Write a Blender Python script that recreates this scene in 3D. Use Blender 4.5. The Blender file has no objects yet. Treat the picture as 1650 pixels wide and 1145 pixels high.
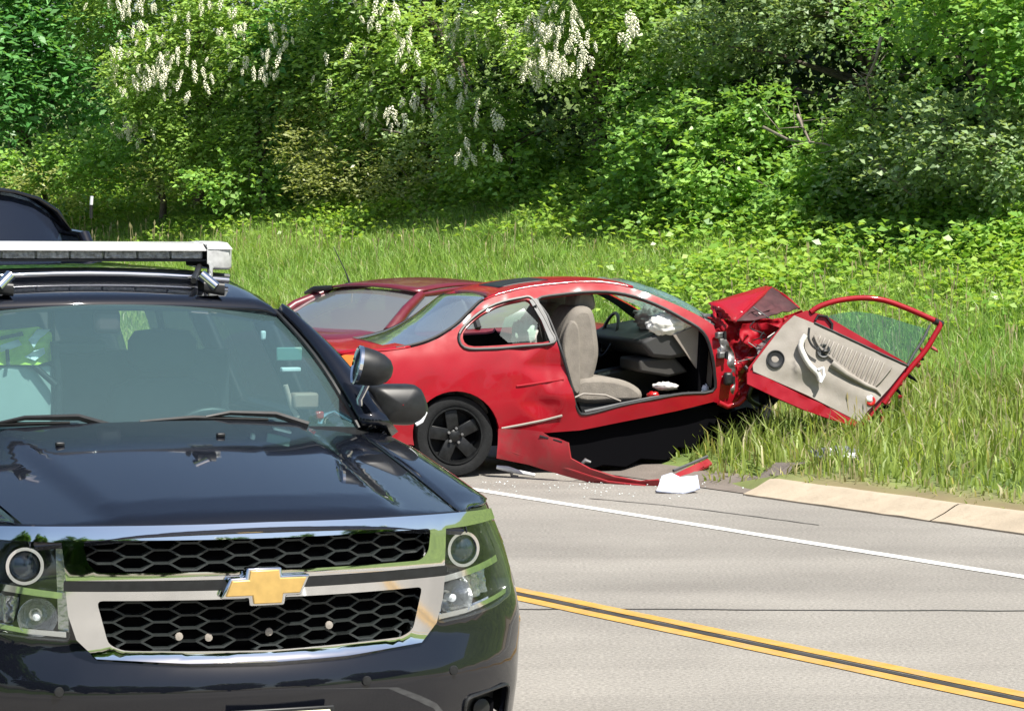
import bpy, bmesh, math, random
import numpy as np
from mathutils import Vector, Matrix
from mathutils.geometry import delaunay_2d_cdt
rnd = random.Random(7); R = np.random.default_rng(11)
S = bpy.context.scene; COL = S.collection

# ------------------------------------------------------------------ camera, sky, sun, exposure
F = 4600.; CX = 825.; CY = 572.5; EYE = 2.13
PITCH = math.atan((CY-305)/F)
cam = bpy.data.cameras.new('camera'); co = bpy.data.objects.new('camera', cam); COL.objects.link(co)
cam.sensor_width = 36; cam.lens = 36*F/1650; cam.clip_start = .1; cam.clip_end = 800
co.location = (0, 0, EYE); co.rotation_euler = (math.pi/2-PITCH, 0, 0); S.camera = co
cam.dof.use_dof = False
SUN = Vector((.46, -.56, 1.15)).normalized()          # direction towards the sun
w = bpy.data.worlds.new('World'); S.world = w; w.use_nodes = True
nt = w.node_tree; bg = nt.nodes['Background']; sky = nt.nodes.new('ShaderNodeTexSky')
sky.sky_type = 'NISHITA'; sky.sun_disc = False
sky.sun_elevation = math.asin(SUN.z); sky.sun_rotation = math.atan2(SUN.x, SUN.y)
sky.air_density = 1.0; sky.dust_density = 1.5
nt.links.new(sky.outputs[0], bg.inputs[0]); bg.inputs[1].default_value = .075
sl = bpy.data.lights.new('sun', 'SUN'); sl.energy = 5.0; sl.angle = math.radians(.6); sl.color = (1, .95, .86)
so = bpy.data.objects.new('sun', sl); COL.objects.link(so)
so.rotation_euler = (-SUN).to_track_quat('-Z', 'Y').to_euler()
S.view_settings.view_transform = 'Standard'; S.view_settings.look = 'None'
S.view_settings.exposure = .82; S.view_settings.gamma = 1; S.view_settings.use_curve_mapping = False
S.cycles.transparent_max_bounces = 12; S.cycles.max_bounces = 7

# ------------------------------------------------------------------ helpers
def tag(o, label=None, cat=None, group=None, kind=None):
    if label: o['label'] = label
    if cat: o['category'] = cat
    if group: o['group'] = group
    if kind: o['kind'] = kind
    return o
def empty(name, loc=(0, 0, 0), rot=(0, 0, 0)):
    o = bpy.data.objects.new(name, None); COL.objects.link(o); o.location = loc; o.rotation_euler = rot
    o.empty_display_size = .2
    return o
def link(name, me, m=None, parent=None, smooth=True):
    o = bpy.data.objects.new(name, me); COL.objects.link(o)
    if m is not None: me.materials.append(m)
    if parent: o.parent = parent
    if smooth: me.shade_smooth()
    return o
def poly(name, V, Fc, m, parent=None, smooth=True, thick=0, bevel=0, offset=-1, sub=0, sharp=None):
    me = bpy.data.meshes.new(name); me.from_pydata([tuple(map(float, v)) for v in V], [], Fc); me.update()
    o = link(name, me, m, parent, smooth)
    if smooth and sharp: me.set_sharp_from_angle(angle=math.radians(sharp))
    if thick:
        md = o.modifiers.new('s', 'SOLIDIFY'); md.thickness = thick; md.offset = offset
    if bevel:
        md = o.modifiers.new('b', 'BEVEL'); md.width = bevel; md.segments = 2; md.limit_method = 'ANGLE'; md.angle_limit = math.radians(40)
    if sub:
        md = o.modifiers.new('u', 'SUBSURF'); md.levels = md.render_levels = sub
    return o
def npmesh(name, V, Fq, m, parent=None, col=None, smooth=False):
    V = np.asarray(V, np.float32).reshape(-1, 3); Fq = np.asarray(Fq, np.int32); n, k = Fq.shape
    me = bpy.data.meshes.new(name); me.vertices.add(len(V)); me.vertices.foreach_set('co', V.ravel())
    me.loops.add(n*k); me.loops.foreach_set('vertex_index', Fq.ravel())
    me.polygons.add(n); me.polygons.foreach_set('loop_start', np.arange(0, n*k, k, dtype=np.int32))
    if col is not None:
        a = me.attributes.new('tint', 'FLOAT_COLOR', 'POINT')
        c = np.ones((len(V), 4), np.float32); c[:, :3] = col; a.data.foreach_set('color', c.ravel())
    me.update(calc_edges=True)
    return link(name, me, m, parent, smooth)
def boxv(c, s, rz=0):
    cx, cy, cz = c; sx, sy, sz = [a/2 for a in s]; V = []
    for dz in (-sz, sz):
        for dx, dy in ((-sx, -sy), (sx, -sy), (sx, sy), (-sx, sy)):
            V.append((cx+dx*math.cos(rz)-dy*math.sin(rz), cy+dx*math.sin(rz)+dy*math.cos(rz), cz+dz))
    return V, [(0, 3, 2, 1), (4, 5, 6, 7), (0, 1, 5, 4), (1, 2, 6, 5), (2, 3, 7, 6), (3, 0, 4, 7)]
def merge(parts):
    V = []; Fc = []
    for v, f in parts:
        b = len(V); V += list(v); Fc += [tuple(i+b for i in t) for t in f]
    return V, Fc
def box(name, c, s, m, parent=None, bevel=.01, rz=0):
    V, Fc = boxv(c, s, rz); return poly(name, V, Fc, m, parent, smooth=True, bevel=bevel, sharp=40)
def tubev(pts, r, n=10, caps=True):
    pts = [Vector(p) for p in pts]; V = []; Fc = []
    rr = r if isinstance(r, (list, tuple)) else [r]*len(pts)
    t0 = (pts[1]-pts[0]).normalized(); a = t0.orthogonal().normalized()
    for i, p in enumerate(pts):
        t = (pts[min(i+1, len(pts)-1)]-pts[max(i-1, 0)]).normalized()
        a = (a-t*a.dot(t)).normalized(); b = t.cross(a)
        for k in range(n):
            q = 2*math.pi*k/n; V.append(p+a*math.cos(q)*rr[i]+b*math.sin(q)*rr[i])
    for i in range(len(pts)-1):
        for k in range(n):
            Fc.append((i*n+k, i*n+(k+1) % n, (i+1)*n+(k+1) % n, (i+1)*n+k))
    if caps: Fc += [tuple(range(n))[::-1], tuple(range((len(pts)-1)*n, len(pts)*n))]
    return [tuple(v) for v in V], Fc
def tube(name, pts, r, m, parent=None, n=10):
    V, Fc = tubev(pts, r, n); return poly(name, V, Fc, m, parent, sharp=50)
def lathev(prof, c, axis, n=32):
    """prof: (along, radius)"""
    ax = Vector(axis).normalized(); a = ax.orthogonal().normalized(); b = ax.cross(a); c = Vector(c); V = []; Fc = []
    for h, r in prof:
        for k in range(n):
            q = 2*math.pi*k/n; V.append(tuple(c+ax*h+(a*math.cos(q)+b*math.sin(q))*r))
    for i in range(len(prof)-1):
        for k in range(n): Fc.append((i*n+k, i*n+(k+1) % n, (i+1)*n+(k+1) % n, (i+1)*n+k))
    return V, Fc
def lathe(name, prof, c, axis, m, parent=None, n=32, sharp=35):
    V, Fc = lathev(prof, c, axis, n); return poly(name, V, Fc, m, parent, sharp=sharp)
def cr(P, n=6, closed=False):
    P = [np.array(p, float) for p in P]; out = []; L = len(P); seg = L if closed else L-1
    for i in range(seg):
        g = lambda j: P[j % L] if closed else P[max(0, min(L-1, j))]
        p0, p1, p2, p3 = g(i-1), g(i), g(i+1), g(i+2)
        for k in range(n):
            t = k/n; out.append(.5*((2*p1)+(-p0+p2)*t+(2*p0-5*p1+4*p2-p3)*t*t+(-p0+3*p1-3*p2+p3)*t**3))
    if not closed: out.append(P[-1])
    return [tuple(float(q) for q in o) for o in out]
def rounded(P, r, n=4):
    out = []; L = len(P)
    for i in range(L):
        p = Vector(P[i]); a = Vector(P[i-1])-p; b = Vector(P[(i+1) % L])-p
        ra = min(r, a.length*.45); rb = min(r, b.length*.45); A = p+a.normalized()*ra; B = p+b.normalized()*rb
        for k in range(n+1):
            t = k/n; out.append(tuple(A*(1-t)**2+p*2*t*(1-t)+B*t*t))
    return out
def inside(P, x, y):
    c = False; j = len(P)-1
    for i in range(len(P)):
        xi, yi = P[i]; xj, yj = P[j]
        if (yi > y) != (yj > y) and x < (xj-xi)*(y-yi)/(yj-yi+1e-12)+xi: c = not c
        j = i
    return c
def dense(P, step):
    out = []
    for i in range(len(P)):
        a = Vector(P[i]); b = Vector(P[(i+1) % len(P)]); k = max(1, int((b-a).length/step))
        out += [tuple(a.lerp(b, j/k)) for j in range(k)]
    return out
def tri2d(outline, holes=(), step=.05):
    loops = [dense(outline, step)]+[dense(h, step) for h in holes]; V = []; Ed = []
    for L in loops:
        b = len(V); V += [Vector(p) for p in L]; Ed += [(b+i, b+(i+1) % len(L)) for i in range(len(L))]
    A = np.array([tuple(v) for v in V]); x0, y0 = A.min(0); x1, y1 = A.max(0)
    for j, y in enumerate(np.arange(y0+step*.5, y1, step*.87)):
        for x in np.arange(x0+step*(.5 if j % 2 else 0), x1, step):
            if np.min((A[:, 0]-x)**2+(A[:, 1]-y)**2) > (step*.45)**2 and inside(loops[0], x, y) and not any(inside(h, x, y) for h in loops[1:]):
                V.append(Vector((x, y)))
    r = delaunay_2d_cdt(V, Ed, [], 0, 1e-7); vs = [tuple(v) for v in r[0]]; fs = []
    for f in r[2]:
        x = sum(vs[i][0] for i in f)/len(f); y = sum(vs[i][1] for i in f)/len(f)
        if inside(loops[0], x, y) and not any(inside(h, x, y) for h in loops[1:]): fs.append(tuple(f))
    return vs, fs
def skin(name, outline, fn, m, parent=None, holes=(), step=.05, thick=.012, offset=-1, flip=False, sharp=None, back=None, ne=None, flat=False):
    """sheet over a 2-d outline with openings, mapped to space by fn; smooth normals are taken from fn itself"""
    vs, fs = tri2d(outline, holes, step); P = [Vector(fn(*v)) for v in vs]; e = ne or step*.35; Nn = []
    for (x, y), p in zip(vs, P):
        a = Vector(fn(x+e, y))-Vector(fn(x-e, y)); c = Vector(fn(x, y+e))-Vector(fn(x, y-e)); n = a.cross(c); n = n.normalized() if n.length > 1e-14 else Vector((0, 0, 1)); Nn.append(-n if flip else n)
    if flip: fs = [f[::-1] for f in fs]
    n0 = len(P); V = list(P); Fc = list(fs); LN = [Nn[i] for f in fs for i in f]
    if thick:
        V += [p-n*thick for p, n in zip(P, Nn)]; Fc += [tuple(i+n0 for i in f[::-1]) for f in fs]; LN += [-Nn[i] for f in fs for i in f[::-1]]
        ed = {}
        for f in fs:
            for k in range(len(f)): ed[(f[k], f[(k+1) % len(f)])] = 1
        for a, c in list(ed):
            if (c, a) not in ed:
                q = (V[c]-V[a]).cross(Nn[a]); q = q.normalized() if q.length > 1e-12 else Nn[a]; Fc.append((c, a, a+n0, c+n0)); LN += [q]*4
    me = bpy.data.meshes.new(name); me.from_pydata([tuple(v) for v in V], [], Fc); me.update(); o = link(name, me, m, parent, True)
    if flat: me.shade_flat()
    else: me.normals_split_custom_set([tuple(q) for q in LN])
    if back:
        me.materials.append(back)
        for i in range(len(fs), 2*len(fs)): me.polygons[i].material_index = 1
    return o
def loft(name, rows, m, parent=None, thick=0, offset=-1, closed=False, flip=False, sharp=None):
    V = []; Fc = []; n = len(rows[0])
    for r in rows: V += [tuple(p) for p in r]
    for i in range(len(rows)-1):
        for k in range(n if closed else n-1):
            f = (i*n+k, i*n+(k+1) % n, (i+1)*n+(k+1) % n, (i+1)*n+k); Fc.append(f[::-1] if flip else f)
    return poly(name, V, Fc, m, parent, thick=thick, offset=offset, sharp=sharp)
# point in space seen at photograph position (px,py) on a given plane: used to size things at their own distance
fwv = Vector((0, math.cos(PITCH), -math.sin(PITCH))); upv = Vector((0, math.sin(PITCH), math.cos(PITCH))); CAMP = Vector((0, 0, EYE))
def hit(px, py, P, n):
    d = fwv*F+Vector((px-CX, 0, 0))+upv*(CY-py); P = Vector(P); n = Vector(n)
    return CAMP+d*((P-CAMP).dot(n)/d.dot(n))
def nz(x, y, z=0, s=1.):
    from mathutils import noise
    return noise.noise(Vector((x*s, y*s, z*s)))

# ------------------------------------------------------------------ materials
def N(nt, t, **k):
    n = nt.nodes.new('ShaderNode'+t)
    for a, b in k.items(): setattr(n, a, b)
    return n
def mat(name, col, rough=.5, metal=0., coat=0., coatr=.03, spec=.5, var=0., vscale=8., bump=0., bscale=60., dirt=None, dscale=3., damt=.5, detail=6):
    m = bpy.data.materials.new(name); m.use_nodes = True; nt = m.node_tree; b = nt.nodes['Principled BSDF']
    b.inputs['Base Color'].default_value = (*col, 1); b.inputs['Roughness'].default_value = rough
    b.inputs['Metallic'].default_value = metal; b.inputs['Coat Weight'].default_value = coat; b.inputs['Coat Roughness'].default_value = coatr
    b.inputs['Specular IOR Level'].default_value = spec
    tc = N(nt, 'TexCoord'); out = None
    if var:
        n1 = N(nt, 'TexNoise'); n1.inputs['Scale'].default_value = vscale; n1.inputs['Detail'].default_value = detail
        nt.links.new(tc.outputs['Object'], n1.inputs[0])
        mx = N(nt, 'Mix', data_type='RGBA'); mx.inputs[6].default_value = (*[c*(1-var) for c in col], 1); mx.inputs[7].default_value = (*[min(1, c*(1+var)) for c in col], 1)
        mr = N(nt, 'MapRange'); mr.inputs[1].default_value = .3; mr.inputs[2].default_value = .7
        nt.links.new(n1.outputs[0], mr.inputs[0]); nt.links.new(mr.outputs[0], mx.inputs[0]); out = mx.outputs[2]
        nt.links.new(out, b.inputs['Base Color'])
    if dirt:
        n2 = N(nt, 'TexNoise'); n2.inputs['Scale'].default_value = dscale; n2.inputs['Detail'].default_value = 8; n2.inputs['Roughness'].default_value = .65
        nt.links.new(tc.outputs['Object'], n2.inputs[0])
        mr = N(nt, 'MapRange'); mr.inputs[1].default_value = .48; mr.inputs[2].default_value = .75; mr.inputs[4].default_value = damt
        nt.links.new(n2.outputs[0], mr.inputs[0])
        mx = N(nt, 'Mix', data_type='RGBA'); mx.inputs[7].default_value = (*dirt, 1)
        if out: nt.links.new(out, mx.inputs[6])
        else: mx.inputs[6].default_value = (*col, 1)
        nt.links.new(mr.outputs[0], mx.inputs[0]); nt.links.new(mx.outputs[2], b.inputs['Base Color'])
        mr2 = N(nt, 'MapRange'); mr2.inputs[1].default_value = .4; mr2.inputs[2].default_value = .8; mr2.inputs[3].default_value = rough; mr2.inputs[4].default_value = min(1, rough+.3)
        nt.links.new(n2.outputs[0], mr2.inputs[0]); nt.links.new(mr2.outputs[0], b.inputs['Roughness'])
    if bump:
        n3 = N(nt, 'TexNoise'); n3.inputs['Scale'].default_value = bscale; n3.inputs['Detail'].default_value = 5
        nt.links.new(tc.outputs['Object'], n3.inputs[0]); bp = N(nt, 'Bump'); bp.inputs['Strength'].default_value = bump; bp.inputs['Distance'].default_value = .01
        nt.links.new(n3.outputs[0], bp.inputs['Height']); nt.links.new(bp.outputs[0], b.inputs['Normal'])
    return m
def glass(name, tint, refl=.08, veil=0., veil_col=(.5, .6, .6), rough=0.02, bump=0, bscale=30):
    """see-through pane: tinted transmission, Fresnel reflection, and a share of flat veil colour (painted sky sheen on some panes, crack whitening)"""
    m = bpy.data.materials.new(name); m.use_nodes = True; nt = m.node_tree; nt.nodes.remove(nt.nodes['Principled BSDF']); o = nt.nodes['Material Output']
    t = N(nt, 'BsdfTransparent'); t.inputs[0].default_value = (*tint, 1)
    g = N(nt, 'BsdfGlossy'); g.inputs['Roughness'].default_value = rough; g.inputs[0].default_value = (.9, .97, 1, 1)
    d = N(nt, 'BsdfDiffuse'); d.inputs[0].default_value = (*veil_col, 1)
    lw = N(nt, 'LayerWeight'); lw.inputs[0].default_value = .5; pw = N(nt, 'Math', operation='POWER'); pw.inputs[1].default_value = 4.5; nt.links.new(lw.outputs['Facing'], pw.inputs[0])
    ad = N(nt, 'Math', operation='ADD', use_clamp=True); ad.inputs[1].default_value = refl+.04; nt.links.new(pw.outputs[0], ad.inputs[0])
    m1 = N(nt, 'MixShader'); m1.inputs[0].default_value = veil; nt.links.new(t.outputs[0], m1.inputs[1]); tl = N(nt, 'BsdfTranslucent'); tl.inputs[0].default_value = (*veil_col, 1); mf = N(nt, 'MixShader'); mf.inputs[0].default_value = .5; nt.links.new(d.outputs[0], mf.inputs[1]); nt.links.new(tl.outputs[0], mf.inputs[2]); nt.links.new(mf.outputs[0], m1.inputs[2])
    m2 = N(nt, 'MixShader'); nt.links.new(ad.outputs[0], m2.inputs[0]); nt.links.new(m1.outputs[0], m2.inputs[1]); nt.links.new(g.outputs[0], m2.inputs[2])
    nt.links.new(m2.outputs[0], o.inputs[0])
    if bump:
        tc = N(nt, 'TexCoord'); v = N(nt, 'TexVoronoi', feature='DISTANCE_TO_EDGE'); v.inputs['Scale'].default_value = bscale; nt.links.new(tc.outputs['Object'], v.inputs[0])
        bp = N(nt, 'Bump'); bp.inputs['Strength'].default_value = bump; bp.inputs['Distance'].default_value = .02
        nt.links.new(v.outputs[0], bp.inputs['Height']); nt.links.new(bp.outputs[0], g.inputs['Normal'])
        mr = N(nt, 'MapRange'); mr.inputs[1].default_value = 0; mr.inputs[2].default_value = .25; mr.inputs[3].default_value = .85; mr.inputs[4].default_value = veil
        nt.links.new(v.outputs[0], mr.inputs[0]); nt.links.new(mr.outputs[0], m1.inputs[0])
    return m
def leafmat(name, trans=.45, rough=.45, satur=1.0):
    m = bpy.data.materials.new(name); m.use_nodes = True; nt = m.node_tree; b = nt.nodes['Principled BSDF']; o = nt.nodes['Material Output']
    a = N(nt, 'Attribute', attribute_name='tint'); nt.links.new(a.outputs['Color'], b.inputs['Base Color']); b.inputs['Roughness'].default_value = rough
    b.inputs['Specular IOR Level'].default_value = .5
    t = N(nt, 'BsdfTranslucent'); g = N(nt, 'Gamma'); g.inputs[1].default_value = .85; mul = N(nt, 'Mix', data_type='RGBA', blend_type='MULTIPLY'); mul.inputs[0].default_value = 1
    mul.inputs[7].default_value = (1.2, 1.2, .5, 1); nt.links.new(a.outputs['Color'], g.inputs[0]); nt.links.new(g.outputs[0], mul.inputs[6]); nt.links.new(mul.outputs[2], t.inputs[0])
    ms = N(nt, 'MixShader'); ms.inputs[0].default_value = trans; nt.links.new(b.outputs[0], ms.inputs[1]); nt.links.new(t.outputs[0], ms.inputs[2]); nt.links.new(ms.outputs[0], o.inputs[0])
    return m
M = {}
M['black_paint'] = mat('black_paint', (.004, .005, .009), .5, 0, 1, .03, spec=.05); M['black_paint'].node_tree.nodes['Principled BSDF'].inputs['Coat IOR'].default_value = 1.65
M['chrome'] = mat('chrome', (.86, .87, .88), .05, 1, bump=.02, bscale=5)
M['gold'] = mat('gold_enamel', (.60, .40, .13), .35, .3, .4, var=.1, vscale=30)
M['black_plastic'] = mat('black_plastic', (.012, .013, .014), .45, var=.3, vscale=40)
M['grey_plastic'] = mat('grey_plastic', (.06, .065, .07), .5, var=.2, vscale=30)
M['mesh'] = mat('grille_plastic', (.016, .020, .020), .4)
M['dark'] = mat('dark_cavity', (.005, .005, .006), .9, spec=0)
M['rubber'] = mat('tyre_rubber', (.009, .010, .011), .85, spec=.3, var=.25, vscale=30, bump=.3, bscale=80)
M['red'] = mat('red_paint', (.29, .004, .012), .45, .0, .45, .07, spec=.15, dirt=(.17, .02, .024), dscale=3, damt=.4)
M['maroon'] = mat('maroon_paint', (.12, .008, .016), .35, 0, .7, .1, dirt=(.12, .05, .04), dscale=3, damt=.5)
M['red_dull'] = mat('torn_red_plastic', (.28, .012, .018), .5, 0, .15, .3, dirt=(.12, .05, .04), dscale=7, damt=.7, bump=.15, bscale=14)
M['beige'] = mat('beige_trim', (.29, .265, .235), .65, var=.12, vscale=5, dirt=(.22, .19, .16), dscale=6, damt=.5, bump=.1, bscale=90)
M['taupe'] = mat('taupe_seat_fabric', (.20, .18, .155), .9, var=.15, vscale=14, bump=.3, bscale=120)
M['cabin'] = mat('grey_cabin_plastic', (.13, .15, .155), .6, var=.2, vscale=6)
M['airbag'] = mat('airbag_cloth', (.66, .64, .60), .9, var=.1, vscale=12, bump=.4, bscale=40)
M['steel'] = mat('bare_steel', (.25, .25, .25), .4, .8, var=.4, vscale=20, dirt=(.05, .04, .03), damt=.8)
M['rim'] = mat('dark_rim', (.014, .015, .016), .4, .5, var=.4, vscale=25)
M['white_plastic'] = mat('white_plastic', (.72, .74, .78), .5, var=.1, vscale=20)
M['lightbar'] = mat('clear_lens_housing', (.42, .43, .43), .3, .0, .6, var=.2, vscale=40)
M['module'] = mat('led_module', (.30, .31, .31), .3, .6, var=.5, vscale=70, bump=.6, bscale=90)
M['white_top'] = mat('white_bar_cover', (.8, .8, .8), .3, 0, .5)
M['hivis'] = mat('hivis_cloth', (.72, .88, .10), .8, var=.15, vscale=20)
M['silver_tape'] = mat('reflective_tape', (.75, .77, .78), .4)
M['plate'] = mat('licence_plate', (.62, .62, .42), .5, var=.15, vscale=20)
M['amber'] = mat('amber_lens', (.7, .16, .02), .2, 0, .8)
M['tail'] = mat('red_lens', (.5, .01, .01), .15, 0, 1)
M['g_suv'] = glass('windscreen_glass', (.68, .90, .88), .06, .22, (.30, .52, .54))  # pale teal share is sky glare put into the pane colour
M['g_dark'] = glass('tinted_glass', (.12, .14, .15), .10, .05)
M['g_lens'] = glass('lens_glass', (.92, .95, .95), .04, .01)
M['g_red'] = glass('rear_glass', (.42, .50, .50), .22, .48, (.56, .64, .70), .06)  # whitish blue share stands in for sky reflections on the pane
M['g_door'] = glass('door_glass', (.45, .68, .58), .04, .12, (.20, .36, .32), .05)
M['g_crack'] = glass('shattered_glass', (.55, .74, .68), .10, .55, (.42, .68, .62), .12, bump=.8, bscale=22)
M['leaf'] = leafmat('leaf', .42, .38); M['blade'] = leafmat('grass_blade', .48, .5)
M['petal'] = mat('petals', (.84, .82, .64), .7, var=.12, vscale=45)
M['bark'] = mat('bark', (.10, .08, .065), .9, var=.4, vscale=12, bump=.8, bscale=25)
M['twig'] = mat('dead_twig', (.26, .22, .18), .9, var=.3, vscale=12)
M['white_line'] = mat('white_road_paint', (.72, .72, .68), .6, var=.1, vscale=9, dirt=(.33, .31, .28), dscale=6, damt=.75, bump=.2)
M['yellow_line'] = mat('yellow_road_paint', (.47, .27, .055), .7, var=.15, vscale=9, dirt=(.27, .23, .15), dscale=7, damt=.85, bump=.2)
M['seam'] = mat('tar_seal', (.045, .042, .04), .5, var=.3, vscale=10)
M['curb'] = mat('curb_concrete', (.40, .335, .25), .9, var=.12, vscale=3, dirt=(.28, .23, .17), dscale=9, damt=.6, bump=.3, bscale=50)
def asphalt():
    m = mat('asphalt', (.255, .240, .215), .85, var=.10, vscale=.8, dirt=(.185, .172, .155), dscale=.55, damt=.7, bump=.5, bscale=120)
    nt = m.node_tree; b = nt.nodes['Principled BSDF']; src = b.inputs['Base Color'].links[0].from_socket
    tc = N(nt, 'TexCoord'); n = N(nt, 'TexNoise'); n.inputs['Scale'].default_value = 55; n.inputs['Detail'].default_value = 3; nt.links.new(tc.outputs['Object'], n.inputs[0])
    mr = N(nt, 'MapRange'); mr.inputs[1].default_value = .3; mr.inputs[2].default_value = .7; mr.inputs[3].default_value = .72; mr.inputs[4].default_value = 1.25; nt.links.new(n.outputs[0], mr.inputs[0])
    mx = N(nt, 'Mix', data_type='RGBA', blend_type='MULTIPLY'); mx.inputs[0].default_value = 1; nt.links.new(src, mx.inputs[6]); nt.links.new(mr.outputs[0], mx.inputs[7]); nt.links.new(mx.outputs[2], b.inputs['Base Color'])
    # wheel-worn bands and stains running along the road
    mp = N(nt, 'Mapping'); mp.inputs['Rotation'].default_value = (0, 0, -math.atan2(.83, -.558)); mp.inputs['Scale'].default_value = (.06, 1.1, 1)
    n2 = N(nt, 'TexNoise'); n2.inputs['Scale'].default_value = 1; n2.inputs['Detail'].default_value = 6; nt.links.new(tc.outputs['Object'], mp.inputs[0]); nt.links.new(mp.outputs[0], n2.inputs[0])
    mr2 = N(nt, 'MapRange'); mr2.inputs[1].default_value = .35; mr2.inputs[2].default_value = .65; mr2.inputs[3].default_value = .84; mr2.inputs[4].default_value = 1.08; nt.links.new(n2.outputs[0], mr2.inputs[0])
    m3 = N(nt, 'Mix', data_type='RGBA', blend_type='MULTIPLY'); m3.inputs[0].default_value = 1; nt.links.new(mx.outputs[2], m3.inputs[6]); nt.links.new(mr2.outputs[0], m3.inputs[7]); nt.links.new(m3.outputs[2], b.inputs['Base Color'])
    return m
M['asphalt'] = asphalt()
M['apron'] = mat('shaded_asphalt', (.17, .145, .125), .9, var=.15, vscale=2, dirt=(.10, .085, .07), dscale=3, damt=.7, bump=.6, bscale=70)  # asphalt colour darkened to carry the shade beside the wreck
def soil():
    m = bpy.data.materials.new('grassy_soil'); m.use_nodes = True; nt = m.node_tree; b = nt.nodes['Principled BSDF']; b.inputs['Roughness'].default_value = 1
    tc = N(nt, 'TexCoord'); n = N(nt, 'TexNoise'); n.inputs['Scale'].default_value = 3; n.inputs['Detail'].default_value = 10; nt.links.new(tc.outputs['Object'], n.inputs[0])
    c = N(nt, 'ValToRGB'); c.color_ramp.elements[0].position = .35; c.color_ramp.elements[0].color = (.06, .10, .022, 1); c.color_ramp.elements[1].position = .7; c.color_ramp.elements[1].color = (.16, .23, .05, 1)
    nt.links.new(n.outputs[0], c.inputs[0])
    a = N(nt, 'Attribute', attribute_name='tint'); mx = N(nt, 'Mix', data_type='RGBA'); nt.links.new(a.outputs['Fac'], mx.inputs[0]); nt.links.new(c.outputs[0], mx.inputs[6]); mx.inputs[7].default_value = (.27, .20, .12, 1)
    nt.links.new(mx.outputs[2], b.inputs['Base Color']); return m
M['soil'] = soil()

# ------------------------------------------------------------------ ground, road, markings, kerb
NV = Vector((.83, .558, 0)).normalized(); TV = Vector((-NV.y, NV.x, 0)); D0 = 12.43
def gp(t, d, z=0): return NV*(D0+d)+TV*t+Vector((0, 0, z))
def dist(x, y): return x*NV.x+y*NV.y-D0
TC0 = TV.dot(NV*0+Vector(hit(1184, 799, (0, 0, 0), (0, 0, 1))))
def bank(x, y):
    d = dist(x, y)
    if d < .25: return 0.
    t = x*TV.x+y*TV.y
    if t > TC0:
        k = min(1, (t-TC0)/.6)*(1-min(1, max(0, (t-TC0-5)/3)))*.45; d = max(.25, d-k)
        if d <= .25: return 0.
    e = d-.25; z = .115+.13*e+.0205*e*e if e < 7.5 else .115+.13*7.5+.0205*56.25+(min(e, 20)-7.5)*.30
    return z+(.05*nz(x, y, 0, .6)+.03*nz(x, y, 3, 1.7))*min(1, e)
V = []; Fc = []; C = []
ds = [.04, .2, .3, .45, .7, 1, 1.4]+list(np.arange(1.8, 12, .4))+[13, 15, 18, 22, 28, 36, 50, 80, 140]; ts = np.concatenate([np.arange(-60, -12, 4.), np.arange(-12, 60, .6), np.arange(60, 220, 8)])
for t in ts:
    for d in ds:
        p = gp(t, d); V.append((p.x, p.y, bank(p.x, p.y) if d > .2 else .0)); tan = max(0, 1-(d-.2)/(.45+.3*nz(t, 0, 0, 1.3)))*(.9 if t < TC0 else .25); C.append((tan,)*3)
n = len(ds)
for i in range(len(ts)-1):
    for k in range(n-1): Fc.append((i*n+k, i*n+k+1, (i+1)*n+k+1, (i+1)*n+k))
g = npmesh('grass_bank', V, Fc, M['soil'], col=np.array(C), smooth=True); tag(g, 'green roadside bank rising behind the kerb', kind='structure')
def strip(name, d0, d1, z, m, t0=-60, t1=220, lab=None, wob=0):
    V = []; Fc = []; T = np.concatenate([np.arange(t0, -8, 4.), np.arange(-8, 40, .3), np.arange(40, t1, 4.)]) if t1 > 40 else np.arange(t0, t1, .1)
    for t in T:
        e = wob*nz(t, d0, 0, 3); f = wob*nz(t, d1, 5, 3); V += [tuple(gp(t, d0+e, z)), tuple(gp(t, d1+f, z))]
    Fc = [(2*i, 2*i+1, 2*i+3, 2*i+2) for i in range(len(T)-1)]
    return tag(poly(name, V, Fc, m), lab, kind='structure')
strip('road', -13.5, .05, 0, M['asphalt'], lab='pale worn asphalt road')
V = []; DA = (.03, .25, .42, .58)
for t in np.arange(TC0, TC0+7, .2):
    for d in DA:
        p = gp(t, d+(.15*nz(t, 0, 0, 2) if d > .7 else 0)); V.append((p.x, p.y, max(.006, bank(p.x, p.y)+(.05 if d > .3 else .006))))
m_ = len(DA); tag(poly('asphalt_apron', V, [(i*m_+k, i*m_+k+1, (i+1)*m_+k+1, (i+1)*m_+k) for i in range(len(V)//m_-1) for k in range(m_-1)], M['apron']), 'asphalt beyond the end of the kerb, shade put into its dark colour', kind='structure')
strip('verge', -60, -13.5, -.004, M['soil'], lab='verge on the near side of the road')
strip('white_edge_line', -1.43, -1.33, .004, M['white_line'], lab='white edge line along the far side', wob=.008)
strip('white_edge_line', -6.85, -6.75, .004, M['white_line'], lab='white edge line on the near side', wob=.008)
strip('yellow_centre_line', -4.02, -3.925, .004, M['yellow_line'], lab='yellow centre line, far one of the pair', wob=.008)
strip('yellow_centre_line', -4.195, -4.10, .004, M['yellow_line'], lab='yellow centre line, near one of the pair', wob=.008)
strip('tar_seam', -4.085, -4.035, .003, M['seam'], lab='dark sealed joint between the yellow lines', wob=.01)
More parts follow.
